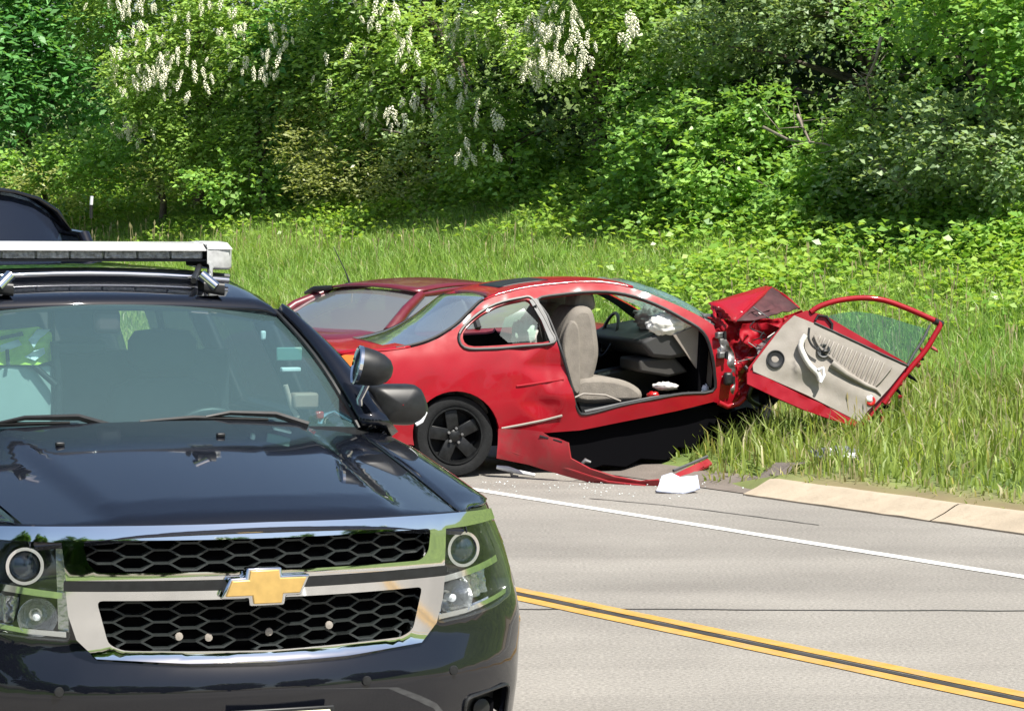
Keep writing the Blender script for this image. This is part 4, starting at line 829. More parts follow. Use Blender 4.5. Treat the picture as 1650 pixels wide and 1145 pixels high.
top('windscreen', idx[13]+1, idx[17], M['g_crack'], .05, sag=lambda q, t, s: .04*nz(q.x, q.y, 0, 4)+.05*math.exp(-((t-.35)/.2)**2)*s, inner=.02, thick=0)
# sunroof panel standing slightly proud
i0, i1 = idx[9]+1, idx[11]; rows = []
for j in range(i0, i1+1):
    p = TP[j]; rows.append([Vector((p.x, p.y+(W-2*p.y)*t, p.z+.012*4*t*(1-t)+.008)) for t in np.linspace(.25, .75, 9)])
loft('sunroof', rows, M['black_plastic'], car, thick=.01)
# rear face: bumper and lamps
E0 = [RP(x, y) for x, y in [(540, 583), (536, 600), (538, 640), (545, 680), (552, 705)]]; rows = []
for k, p in enumerate(E0):
    rows.append([Vector((p.x-.14*math.sin(math.pi*t)*(1 if k > 1 else .7), p.y+(W-2*p.y)*t, p.z)) for t in np.linspace(0, 1, 15)])
loft('rear_bumper', rows, M['red'], car, thick=.02)
lp = [(536, 577), (556, 571), (576, 572), (574, 584), (560, 592), (538, 596)]
skin('tail_lamp', lp, lambda x, y: RP(x, y)+Vector((0, -.012, 0)), M['amber'], car, step=6, thick=.02, flip=True)
skin('tail_lamp', [(545, 600), (570, 594), (574, 606), (548, 612)], lambda x, y: RP(x, y)+Vector((0, -.014, 0)), M['white_plastic'], car, step=6, thick=.02, flip=True)
# quarter window glass edge, black surround, pillar
qs = [Vector(RP(x, y))+Vector((0, -.004, 0)) for x, y in cr([(740, 538), (764, 510), (798, 490), (838, 480), (856, 480), (872, 503), (886, 530), (892, 552), (840, 558), (788, 562), (748, 560)], 4, True)]
tube('quarter_window_seal', qs+[qs[0]], .013, M['black_plastic'], car, n=6)
skin('pillar_trim', [(852, 483), (864, 480), (880, 508), (896, 550), (886, 551), (872, 516)], lambda x, y: RP(x, y)+Vector((0, -.012, 0)), M['grey_plastic'], car, step=8, thick=.01, flip=True)
ds_ = [Vector(RP(x, y))+Vector((0, .004, 0)) for x, y in door_hole]; tube('door_seal', ds_+[ds_[0]], .013, M['black_plastic'], car, n=6)
# broken pane left in the rear quarter opening
skin('quarter_glass', [(806, 540), (815, 512), (845, 497), (868, 520), (862, 549), (820, 552)], lambda x, y: RP(x, y)+Vector((0, .02, 0)), M['g_door'], car, step=8, thick=0)
tube('body_crease', [Vector(RP(x, y))+Vector((0, -.004+dent(x, y), 0)) for x, y in [(808, 690), (840, 684), (875, 677), (905, 669)]], .009, M['beige'], car, n=6)
tube('side_moulding', [Vector(RP(x, y))+Vector((0, -.002+dent(x, y), 0)) for x, y in [(832, 622), (860, 618), (890, 614), (908, 611)]], .008, M['red'], car, n=6)
# wheel arch liner and wheel
c0 = RP(733, 700); rows = []
for v in (.02, .30):
    rows.append([Vector((c0.x+.345*math.cos(t), c0.y+v-.0, c0.z+.0+.345*math.sin(t))) for t in np.linspace(-.2, math.pi+.4, 24)])
loft('wheel_arch_liner', rows, M['dark'], car, thick=.005)
wc = Vector((.02, .13, .305)); wax = Vector((.06, -1, .06)).normalized()
whl = lathe('wheel', [(-.11, .18), (-.11, .25), (-.10, .290), (-.06, .305), (.06, .305), (.095, .292), (.108, .255), (.10, .222), (.085, .205), (.02, .20), (.0, 0)], wc, wax, M['rubber'], car, n=48)
lathe('rim', [(.08, .212), (.108, .212), (.108, .200), (.07, .19), (.02, .185)], wc, wax, M['rim'], whl, n=40)
aa = wax.orthogonal().normalized(); bb = wax.cross(aa)
for k in range(5):
    t = k*2*math.pi/5+.3; d = aa*math.cos(t)+bb*math.sin(t); s = wax.cross(d); P0 = wc+wax*.075; P1 = wc+wax*.085+d*.195
    V = [P0-s*.045+d*.03, P0+s*.045+d*.03, P1+s*.05, P1-s*.05]; V += [v-wax*.03 for v in V]
    poly('spoke', V, [(0, 1, 2, 3), (7, 6, 5, 4), (0, 4, 5, 1), (1, 5, 6, 2), (2, 6, 7, 3), (3, 7, 4, 0)], M['rim'], whl, bevel=.006)
lathe('hub_cap', [(.06, .05), (.09, .045), (.098, .03), (.10, 0)], wc, wax, M['rim'], whl, n=20)
for k in range(5):
    t = k*2*math.pi/5; lathe('wheel_nut', [(.09, .012), (.105, .011), (.106, 0)], wc+(aa*math.cos(t)+bb*math.sin(t))*.055, wax, M['steel'], whl, n=6)
wf = lathe('wheel', [(-.10, .18), (-.10, .26), (-.06, .30), (.06, .30), (.10, .27), (.10, .2), (.05, .18), (.05, 0)], (2.45, .55, .50), (.5, -1, .35), M['rubber'], car, n=32); lathe('rim', [(.08, .2), (.10, .2), (.06, .17), (.06, 0)], (2.45, .55, .50), (.5, -1, .35), M['rim'], wf, n=24)
for u0 in (.02, 2.5): pass
lathe('wheel', [(-.10, .18), (-.10, .28), (-.06, .305), (.06, .305), (.10, .28), (.10, 0)], (.02, W-.13, .305), (0, 1, 0), M['rubber'], car, n=32)
# floor pan and subframe, nose up
def slab(name, P, v0, v1, th, m, par=car, bevel=.01):
    n = len(P); V = [(p[0], v0, p[1]) for p in P]+[(p[0], v1, p[1]) for p in P]; Fc = [tuple(range(n)), tuple(range(2*n-1, n-1, -1))]+[((i+1) % n, i, n+i, n+(i+1) % n) for i in range(n)]
    return poly(name, V, Fc, m, par, smooth=True, bevel=bevel, sharp=30)
slab('floor_pan', [(-.8, .30), (.4, .34), (2.2, .50), (2.25, .44), (1.2, .30), (.4, .22), (-.8, .22)], .12, W-.1, .1, M['dark'])
slab('shade_sheet', [(.72, .33), (2.15, .50), (2.08, .30), (2.0, .26), (1.93, .15), (1.80, .17), (1.72, .07), (1.5, .09), (1.38, .03), (1.2, .05), (1.1, .02), (.95, .03)], .10, .14, .1, M['dark'])  # added near-black sheet standing in for the shade below the sill
slab('firewall', [(1.95, .48), (2.02, .50), (2.06, 1.08), (1.98, 1.1)], .12, W-.12, .1, M['dark'])
slab('subframe', [(1.5, .32), (2.5, .44), (2.6, .28), (2.2, .14), (1.5, .20)], .25, 1.4, .1, M['dark'])
slab('engine_block', [(2.05, .50), (2.75, .55), (2.75, .95), (2.05, .98)], .45, 1.35, .1, M['dark'], bevel=.04)
tube('exhaust_pipe', [(.3, .5, .24), (1.0, .55, .27), (1.9, .6, .22)], .03, M['steel'], car); tube('sill_bracket', [(.95, .18, .27), (1.12, .16, .275), (1.25, .16, .27)], .008, M['grey_plastic'], car)
# hinge pillar with bared metal, crushed wing, folded bonnet
def crumple(amp, s, ex): return lambda px, py: (lambda p: Vector((p.x+amp*.4*nz(px, py, 9, s), p.y+amp*nz(px, py, 2, s)+amp*.5*abs(nz(px, py, 5, s*2.3)), p.z)))(rpl(px, py, ex))
skin('hinge_pillar', [(1146, 533), (1160, 528), (1180, 560), (1190, 600), (1190, 640), (1180, 655), (1158, 650), (1156, 600)], crumple(.06, .04, .07), M['red'], car, step=7, thick=.02, flip=True)
skin('pillar_plate', [(1152, 548), (1168, 540), (1182, 570), (1186, 612), (1182, 640), (1165, 636), (1160, 600)], crumple(.04, .06, .03), M['steel'], car, step=6, thick=.008, flip=True)
for x, y in ((1160, 540), (1163, 572), (1174, 612)):
    p = rpl(x, y, .0); box('door_hinge', p, (.07, .05, .05), M['steel'], car, .01, rz=.3); lathe('hinge_pin', [(-.03, .012), (.03, .012), (.032, 0)], p+Vector((.03, -.03, 0)), (0, 0, 1), M['black_plastic'], car, n=10)
box('hinge_check_strap', rpl(1173, 610, -.02), (.07, .06, .10), M['black_plastic'], car, .02); tube('torn_edge', [rpl(x, y, -.01) for x, y in [(1158, 648), (1172, 655), (1190, 650), (1200, 640)]], .02, M['red'], car)
skin('front_wing', [(1140, 512), (1165, 514), (1200, 518), (1260, 512), (1292, 500), (1300, 512), (1270, 540), (1246, 568), (1228, 590), (1212, 602), (1206, 640), (1196, 652), (1184, 640), (1186, 590), (1172, 560), (1152, 532)], crumple(.11, .035, .12), M['red'], car, step=6, thick=.008, flip=True)
skin('wing_fold', [(1196, 522), (1236, 520), (1262, 530), (1240, 552), (1210, 560), (1192, 546)], crumple(.09, .03, .06), M['red'], car, step=7, thick=.006, flip=True)
skin('torn_wing_metal', [(1222, 560), (1245, 536), (1275, 516), (1310, 500), (1300, 512), (1262, 545), (1236, 590), (1220, 604)], crumple(.10, .08, .00), M['steel'], car, step=9, thick=.006, flip=True, flat=True)
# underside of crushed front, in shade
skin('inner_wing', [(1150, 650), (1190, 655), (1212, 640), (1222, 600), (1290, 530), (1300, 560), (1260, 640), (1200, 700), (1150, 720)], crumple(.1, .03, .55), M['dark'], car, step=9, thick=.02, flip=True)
A = rpl(1141, 489, .30); A2 = rpl(1150, 510, .10); B = rpl(1243, 463, .80); B2 = rpl(1232, 462, 1.05); Cc = rpl(1288, 497, .55); D = rpl(1183, 518, .02); K = rpl(1165, 499, .02)
def patch(name, P00, P10, P01, P11, m, amp=.02, n=9, thick=.008, bow=0):
    rows = []
    for i in range(n):
        v = i/(n-1); rows.append([P00.lerp(P10, u).lerp(P01.lerp(P11, u), v)+Vector((0, -bow*math.sin(math.pi*u), bow*math.sin(math.pi*u)*.6))*math.sin(math.pi*v)**.5+Vector((amp*nz(u*3, v*3, 1, 2)*math.sin(math.pi*u), amp*nz(u*3, v*3, 5, 2), amp*nz(u*3, v*3, 9, 2)*math.sin(math.pi*v))) for u in [k/(n-1) for k in range(n)]])
    return loft(name, rows, m, car, thick=thick)
M['underside'] = mat('bonnet_underside', (.06, .018, .02), .6, var=.4, vscale=12, dirt=(.02, .02, .02), damt=.6)
patch('bonnet', A, B2, D, B, M['red'], .02, bow=.03)
patch('bonnet_flap', B, Cc, D, rpl(1215, 517, .10), M['underside'], .03)
patch('bonnet', rpl(1143, 488, .28), A2, K, D, M['red'], .03); tube('bonnet_edge', [D+Vector((0, -.01, 0)), D.lerp(B, .5)+Vector((0, -.02, .01)), B, B.lerp(Cc, .5)+Vector((0, 0, .015)), Cc], .011, M['red'], car, n=6)
patch('scuttle_panel', rpl(1128, 505, .15), rpl(1160, 508, .25), rpl(1145, 530, .12), rpl(1175, 525, .15), M['grey_plastic'], .05)
for i in range(7):
    a = rpl(1150+i*12, 508+rnd.uniform(-6, 8), .25); tube('torn_bracket', [a, a+Vector((rnd.uniform(-.1, .1), rnd.uniform(-.08, 0), rnd.uniform(-.05, .05))), a+Vector((rnd.uniform(-.12, .12), -.05, rnd.uniform(-.1, .05)))], .008, M['steel'], car, n=5)
for i in range(9):
    a = rpl(1192+rnd.uniform(0, 60), 545+rnd.uniform(-28, 60), rnd.uniform(-.06, .02)); k_ = i % 4
    if k_ < 2: tube('hanging_wire', cr([a, a+Vector((rnd.uniform(-.05, .08), -.03, -.05)), a+Vector((rnd.uniform(-.08, .12), -.02, rnd.uniform(-.20, -.08))), a+Vector((rnd.uniform(-.1, .1), 0, rnd.uniform(-.16, -.02)))], 4), .005, M['black_plastic'], car, n=5)
    else:
        e = [a+Vector((rnd.uniform(-.07, .07), rnd.uniform(-.06, .03), rnd.uniform(-.06, .06))) for _ in range(4)]; poly('metal_shard', e, [(0, 1, 2), (0, 2, 3)], M['steel'] if k_ == 2 else M['underside'], car, smooth=False, thick=.004)
tube('coolant_hose', cr([rpl(1200, 590, .0), rpl(1214, 612, -.04), rpl(1206, 640, .0), rpl(1222, 652, .1)], 4), .018, M['black_plastic'], car, n=8)
# interior
def prof(px, v): return [(lambda p: (p.x, p.z))(rpl(x, y, v)) for x, y in px]
sb = slab('seat_back', prof(cr([(918, 640), (904, 600), (899, 560), (905, 530), (916, 506), (928, 494), (945, 494), (955, 505), (961, 540), (963, 572), (955, 606), (942, 640)], 3, True), .30), .24, .74, 0, M['taupe'], bevel=.05)
slab('headrest', prof(cr([(926, 498), (926, 478), (934, 468), (950, 470), (956, 484), (953, 500)], 3, True), .40), .34, .64, 0, M['taupe'], sb, .03)
slab('seat_bolster', prof(cr([(922, 630), (910, 590), (905, 556), (912, 528), (922, 516), (932, 530), (934, 570), (934, 610), (932, 634)], 3, True), .22), .19, .27, 0, M['taupe'], sb, .025)
slab('seat_cushion', prof(cr([(918, 640), (925, 612), (950, 606), (985, 608), (1012, 616), (1030, 630), (1026, 646), (990, 648), (940, 650)], 3, True), .30), .22, .74, 0, M['taupe'], bevel=.04)
slab('seat_base', prof([(925, 640), (1010, 634), (1012, 660), (935, 668)], .3), .25, .72, 0, M['black_plastic'])
slab('seat_back', prof(cr([(918, 640), (904, 600), (899, 560), (905, 530), (916, 506), (928, 494), (945, 494), (955, 505), (961, 540), (963, 572), (955, 606), (942, 640)], 3, True), .30), .98, 1.46, 0, M['taupe'], bevel=.05)
slab('headrest', prof(cr([(926, 498), (926, 478), (934, 468), (950, 470), (956, 484), (953, 500)], 3, True), .40), 1.08, 1.36, 0, M['taupe'], bevel=.03)
slab('rear_seat', [(.15, .45), (.55, .45), (.60, .70), (.25, .72), (.05, 1.0), (-.1, 1.0)], .2, W-.2, 0, M['taupe'], bevel=.05)
tube('seat_belt', [rpl(861, 492, .2), rpl(871, 520, .22), rpl(878, 550, .25), rpl(885, 570, .3)], .018, M['black_plastic'], car, n=5)
slab('dashboard', prof([(1012, 548), (1040, 532), (1085, 524), (1130, 528), (1140, 548), (1132, 562), (1060, 575), (1030, 572)], .5), .2, W-.2, 0, mat('dash_plastic', (.035, .035, .035), .6), bevel=.03)
slab('centre_console', prof([(955, 600), (1010, 588), (1040, 560), (1090, 566), (1120, 640), (950, 640)], .85), .78, .96, 0, M['black_plastic'], bevel=.03)
slab('glovebox', prof([(1024, 578), (1080, 573), (1104, 598), (1072, 606), (1024, 598)], .35), .26, .75, 0, mat('glovebox_plastic', (.035, .033, .030), .7), bevel=.02)
skin('kick_panel', [(1085, 540), (1128, 522), (1140, 555), (1148, 600), (1146, 626), (1120, 590)], lambda x, y: rpl(x, y, .16), mat('dash_end', (.24, .21, .18), .7, var=.1), car, step=9, thick=.02, flip=True)
tube('steering_wheel', [Vector((1.60+.06*math.sin(t), 1.22+.17*math.cos(t), .98+.17*math.sin(t))) for t in np.linspace(0, 6.28, 24)], .014, M['black_plastic'], car, n=6)
skin('door_trim', [(930, 552), (1000, 548), (1120, 545), (1140, 640), (940, 655)], lambda x, y: rpl(x, y, W-.14), M['black_plastic'], car, step=20, thick=.02)
skin('door_armrest', [(965, 556), (1005, 552), (1008, 562), (968, 566)], lambda x, y: rpl(x, y, W-.2), M['beige'], car, step=10, thick=.04)
box('door_handle', rpl(993, 548, W-.18), (.09, .03, .025), M['chrome'], car, .008)
tube('sill_trim', [rpl(x, y, .06) for x, y in [(942, 664), (1000, 652), (1050, 642), (1110, 634)]], .018, M['grey_plastic'], car, n=6)
tube('wiring', [rpl(x, y, .12) for x, y in [(922, 642), (940, 634), (975, 636), (1000, 646)]], .008, M['beige'], car, n=5)
def blob(name, c, r, m, seed, amp=.25, n=20, par=car, sc=3.2):
    rows = []
    for i in range(n+1):
        th = math.pi*i/n; row = []
        for k in range(2*n):
            ph = math.pi*k/n; d = Vector((math.sin(th)*math.cos(ph), math.sin(th)*math.sin(ph), math.cos(th))); q = 1+amp*nz(d.x+seed, d.y, d.z, sc)+amp*.7*abs(nz(d.x, d.y+seed, d.z, sc*2.2)); row.append(Vector(c)+Vector((d.x*r[0], d.y*r[1], d.z*r[2]))*q)
        rows.append(row)
    return loft(name, rows, m, par, closed=True)
M['airbag_white'] = mat('white_airbag_cloth', (.85, .84, .80), 1., spec=0); blob('airbag', rpl(1074, 522, .22), (.15, .07, .085), M['airbag_white'], 1, .26, sc=4.5); blob('airbag', rpl(1100, 516, .21), (.085, .06, .07), M['airbag_white'], 4, .26, sc=4.5); blob('airbag', rpl(1052, 512, .60), (.11, .2, .085), mat('airbag_soiled', (.40, .37, .36), .9, var=.3, vscale=9, bump=.5, bscale=30), 5, .5); blob('airbag', rpl(1067, 524, .45), (.09, .12, .055), M['airbag'], 9, .5)
# door: torn forward, inside face towards the road
DN = Vector((.10, -1, .20)).normalized(); DO = hit(1214, 598, (1.75, 21.45, 0), (0, 1, 0)); 
def DP(px, py, out=0): return RL(hit(px, py, DO+DN*out, DN))
shell = [(1206, 592), (1240, 548), (1272, 510), (1300, 500), (1330, 508), (1466, 588), (1440, 628), (1412, 660), (1396, 684), (1372, 682), (1300, 652), (1206, 612)]
dr = skin('door', shell, lambda x, y: DP(x, y, -.03+.012*nz(x, y, 0, .03)), M['red'], car, step=12, thick=.10, offset=-1, flip=True, sharp=50)
skin('sill_skin', [(1204, 600), (1212, 596), (1300, 640), (1388, 676), (1378, 688), (1300, 662), (1250, 640), (1204, 618)], lambda x, y: DP(x, y, .005+.01*nz(x, y, 0, .05)), M['red'], dr, step=9, thick=.03, flip=True, sharp=50)
pan = [(1213, 588), (1214, 598), (1300, 636), (1386, 680), (1396, 664), (1412, 648), (1434, 624), (1462, 589), (1400, 560), (1344, 532), (1310, 520), (1280, 508), (1262, 524), (1234, 560)]
def relief(x, y):
    # carved form of the trim: dished map pocket, armrest ridge
    a = (x-1262)*.42-(y-590); r = .018*math.exp(-((a-8)/16)**2)*(1 if x > 1280 else .3)
    r -= .018*math.exp(-(((x-1300)/60)**2+((y-620)/18)**2)); return r+.003*nz(x, y, 0, .06)
tp = skin('trim_panel', pan, lambda x, y: DP(x, y, .012+relief(x, y)), M['beige'], dr, step=6, thick=.02, flip=True, sharp=60)
# ribbed cloth insert: raised ribs running square to the belt line
for k in range(15):
    s = (k+.5)/15; a = Vector((1318, 541)).lerp(Vector((1428, 586)), s); n_ = 8+36*min(1, s*1.9); b_ = a+Vector((-.40, .92))*n_
    tube('trim_rib', [DP(*a, .016), DP(*a.lerp(b_, .12), .026), DP(*a.lerp(b_, .5), .028), DP(*a.lerp(b_, .88), .026), DP(*b_, .016)], .0095, M['beige'], dr, n=6)
tube('insert_edge', [DP(*p, .028) for p in cr([(1312, 540), (1322, 560), (1344, 580), (1372, 602), (1398, 622), (1412, 620), (1436, 592)], 4)], .009, M['beige'], dr, n=6)
tube('armrest', [DP(*p, .03) for p in [(1340, 585), (1365, 603), (1395, 620), (1412, 627), (1420, 636)]], [.03, .024, .018, .014, .006], M['beige'], dr)
lathe('speaker', [(.014, 0), (.016, .02), (.022, .055), (.030, .062), (.030, .068), (.016, .070)], DP(1249, 579, 0), RL(RO+DN)-RL(RO), M['black_plastic'], dr, n=30)
tube('door_pull', [DP(*p, .06) for p in cr([(1298, 540), (1290, 556), (1296, 574), (1306, 590), (1318, 602), (1322, 614)], 3)], [.022]*15+[.02], M['airbag'], dr); tube('broken_trim', [DP(*p, .08) for p in [(1318, 596), (1326, 592), (1328, 604), (1322, 616)]], .012, M['white_plastic'], dr)
tube('handle_strap', [DP(*p, .07) for p in cr([(1304, 528), (1303, 545), (1310, 558), (1322, 566)], 3)], .009, M['black_plastic'], dr, n=6)
lathe('handle_bezel', [(.02, 0), (.022, .03), (.034, .042), (.036, .05), (.02, .056)], DP(1326, 566, 0), RL(RO+DN)-RL(RO), M['grey_plastic'], dr, n=24); box('inner_handle', DP(1330, 566, .04), (.05, .03, .03), M['black_plastic'], dr, .012)
lathe('courtesy_light', [(.02, .0), (.034, .026), (.03, .036), (.018, .042)], DP(1402, 646, 0), RL(RO+DN)-RL(RO), M['tail'], dr, n=20); lathe('reflector', [(.035, .024), (.042, .016), (.044, 0)], DP(1399, 643, 0), RL(RO+DN)-RL(RO), M['white_plastic'], dr, n=20)
tube('window_frame', [DP(*p, -.03) for p in cr([(1306, 503), (1322, 493), (1352, 484), (1390, 480), (1425, 484), (1462, 497), (1496, 512), (1514, 522), (1506, 540), (1490, 566), (1468, 592), (1444, 622), (1424, 650)], 4)], .022, M['red'], dr, n=8)
tube('frame_corner', [DP(1505, 517, -.02), DP(1518, 522, -.05)], .026, M['black_plastic'], dr)
tube('window_channel', [DP(*p, -.012) for p in cr([(1498, 524), (1488, 545), (1470, 574), (1462, 590)], 4)], .010, M['grey_plastic'], dr, n=6)
skin('window_glass', cr([(1322, 520), (1342, 507), (1380, 502), (1420, 508), (1466, 522), (1496, 533), (1482, 560), (1464, 588), (1420, 570), (1370, 544)], 3, True), lambda x, y: DP(x, y, -.05), M['g_door'], dr, step=12, thick=0)
tube('mirror_bracket', [DP(*p, -.02) for p in [(1314, 516), (1318, 508), (1332, 510), (1341, 522), (1340, 534)]], .010, M['black_plastic'], dr, n=6); tube('belt_seal', [DP(*p, .01) for p in [(1312, 520), (1360, 542), (1420, 570), (1464, 590)]], .010, M['black_plastic'], dr, n=6)
for i in range(16):
    t = i/15; p = DP(1500-88*t+rnd.uniform(-6, 8), 548+135*t+rnd.uniform(-4, 4), -.04+rnd.uniform(-.03, .02)); q = p+Vector((rnd.uniform(-.05, .06), rnd.uniform(-.03, .03), rnd.uniform(-.07, .04))); tube('torn_skin', [p, p.lerp(q, .5)+Vector((0, -.02, 0)), q], [.016, .012, .004], M['red_dull'] if i % 3 else M['dark'], dr, n=5)
# ------------------------------------------------------------------ torn side skirt, debris
SV = -.30
sk = rpl(930, 745, SV); skr = empty('torn_side_skirt', RO+RU*sk.x+RV*sk.y); skr.rotation_euler = (0, 0, PHI); tag(skr, 'torn red plastic side skirt drooping from behind the rear wheel to the road', 'car part')
SKM = (Matrix.Translation(skr.location) @ Matrix.Rotation(PHI, 4, 'Z')).inverted()
def SK(px, py, v=-.06): vv = v+.06-.02-.95*min(1, max(0, (px-800)/260)); return SKM @ hit(px, py, RO+RV*vv, RV)
skin('skirt_panel', [(803, 690), (850, 692), (872, 695), (885, 703), (900, 706), (915, 712), (919, 738), (950, 755), (990, 768), (1030, 775), (1062, 773), (1066, 782), (1050, 787), (1010, 786), (960, 780), (905, 765), (850, 748), (800, 738), (802, 715)], lambda x, y: SK(x, y, -.05-.05*math.sin((y-690)/95*3.1)+.02*nz(x, y, 0, .02)), M['red_dull'], skr, step=8, thick=.02, flip=True, sharp=60)
tube('skirt_lip', [SK(*p, -.08) for p in [(806, 722), (860, 740), (915, 755), (980, 776), (1040, 783)]], .010, M['red_dull'], skr, n=6)
tube('clip', [SK(870, 702, -.08), SK(884, 706, -.08)], .008, M['black_plastic'], skr, n=5); tube('clip', [SK(892, 708, -.08), SK(906, 712, -.08)], .008, M['black_plastic'], skr, n=5)
def item(name, lab, cat, px, py, Y, fn, group=None):
    c = hit(px, py, (0, Y, 0), (0, 1, 0)); r = empty(name, c); tag(r, lab, cat, group); fn(r, lambda x, y, dy=0: hit(x, y, (0, Y+dy, 0), (0, 1, 0))-c); return r
def f(r, G):
    skin('strip', [(1062, 776), (1100, 757), (1140, 738), (1148, 746), (1110, 766), (1075, 780)], lambda x, y: G(x, y, (775-y)*.008+.03*nz(x, y, 0, .05)), M['red_dull'], r, step=6, thick=.015, flip=True)
    tube('trim_edge', [G(1085, 758, .1), G(1110, 748, .2), G(1140, 735, .3)], .012, M['grey_plastic'], r, n=6)
item('torn_trim_strip', 'red torn trim strip lying between the white scrap and the grass', 'car part', 1105, 760, 20.9, f)
def f(r, G):
    V, Fc = tri2d([(1058, 792), (1066, 768), (1082, 763), (1096, 770), (1124, 766), (1128, 788), (1100, 796), (1075, 794)], step=6); poly('crumpled_sheet', [G(x, y, -.19*(y-763)/30+.04*nz(x, y, 0, .09)) for x, y in V], Fc, mat('pale_blue_plastic', (.50, .54, .66), .5, var=.15, vscale=9), r, thick=.01, sharp=25, smooth=False)
item('plastic_scrap', 'crumpled pale blue and white scrap on the road by the skirt tip', 'debris', 1093, 780, 20.15, f)
def f(r, G):
    tube('rail', [G(800, 752), G(818, 755), G(835, 760), G(862, 765)], [.014, .022, .016, .012], M['white_plastic'], r); tube('foot', [G(822, 757), G(825, 766), G(835, 768)], .012, M['beige'], r)
item('broken_rail', 'white broken rail on the ground just right of the rear wheel', 'debris', 830, 758, 21.1, f)
def f(r, G): tube('pieces', [G(896, 766), G(905, 761), G(914, 768)], [.01, .02, .008], M['white_plastic'], r, n=6)
item('small_fragment', 'small white fragment in the shade under the torn skirt', 'debris', 905, 765, 21.3, f)
def f(r, G): tube('lump', [G(938, 746), G(943, 741), G(952, 744)], [.012, .018, .008], M['steel'], r, n=6)
item('metal_fragment', 'tiny grey metal fragment caught on top of the torn skirt', 'debris', 943, 743, 20.8, f)
def tin(name, lab, px, py, Y, w_, h_, m, sd, cat='debris'):
    def f(r, G):
        o = blob('crumpled_mass', G(px, py), (w_, w_*.6, h_), m, sd, .6, 16, r, 4); 
        for k in range(7): a = Vector((rnd.uniform(-w_, w_), -w_*.5, rnd.uniform(-h_, h_))); tube('shard', [a, a+Vector((rnd.uniform(-.08, .08), -.03, rnd.uniform(-.03, .06)))], [.01, .003], M['steel'], r, n=4)
    item(name, lab, cat, px, py, Y, f)
tin('crumpled_foil', 'crumpled silver grey wreckage half sunk in the grass below the door', 1350, 737, 20.35, .17, .065, mat('foil', (.32, .34, .34), .35, .7, var=.5, vscale=30), 3)
def small(name, lab, px, py, v, m, s):
    p = RO+RU*rpl(px, py, v).x+RV*v; p.z = rpl(px, py, v).z; r = empty(name, p); tag(r, lab, 'debris'); blob('lump', (0, 0, 0), s, m, px, .5, 12, r, 4)
small('white_rag', 'white crumpled rag on the sill inside the door opening', 1072, 622, .16, M['airbag'], (.085, .05, .028)); small('red_scrap', 'small red scrap on the sill beside the white rag', 1052, 636, .10, M['tail'], (.045, .03, .022)); small('white_cup', 'white crushed cup at the front corner of the door sill', 1134, 627, .14, M['white_plastic'], (.035, .03, .04))
small('folded_cloth', 'cream cloth lying in the glovebox of the wreck', 1061, 565, .28, M['beige'], (.05, .05, .03)); small('pale_jacket', 'pale cloth bundle seen through the rear quarter window', 845, 540, .45, M['airbag'], (.09, .10, .11))
# marker post and roadside stones
def f(r, G): tube('post', [G(147, 352), G(147, 330)], .022, M['black_plastic'], r, n=8); tube('post_cap', [G(147, 330), G(148, 316)], .022, M['white_plastic'], r, n=8)
item('marker_post', 'short black post with white top in the grass near the left edge', 'post', 147, 335, 37.5, f)
for i in range(14):
    x = rnd.uniform(800, 1640); t_ = hit(x, 0, (0, 1, 0), (0, 1, 0)); P = hit(x, (795+.165*(x-1180))+rnd.uniform(8, 26) if x > 1180 else 797, (0, 0, 0), (0, 0, 1)); 

# crumbs of safety glass on the road by the wreck
V = []; Fc = []
for i in range(170):
    q = hit(rnd.gauss(960, 150), 777+abs(rnd.gauss(0, 12)), (0, 0, 0), (0, 0, 1)); r_ = rnd.uniform(.003, .009); n = len(V); a = rnd.uniform(0, 6)
    V += [(q.x+r_*math.cos(a+k*2.1), q.y+r_*math.sin(a+k*2.1), .006+.003*k) for k in range(3)]+[(q.x, q.y, .006+r_)]; Fc += [(n, n+1, n+3), (n+1, n+2, n+3), (n+2, n, n+3)]
tag(poly('glass_crumbs', V, Fc, mat('glass_crumb', (.62, .68, .66), .15), smooth=False), 'scattered crumbs of broken safety glass on the road beside the torn skirt', 'broken glass', kind='stuff')

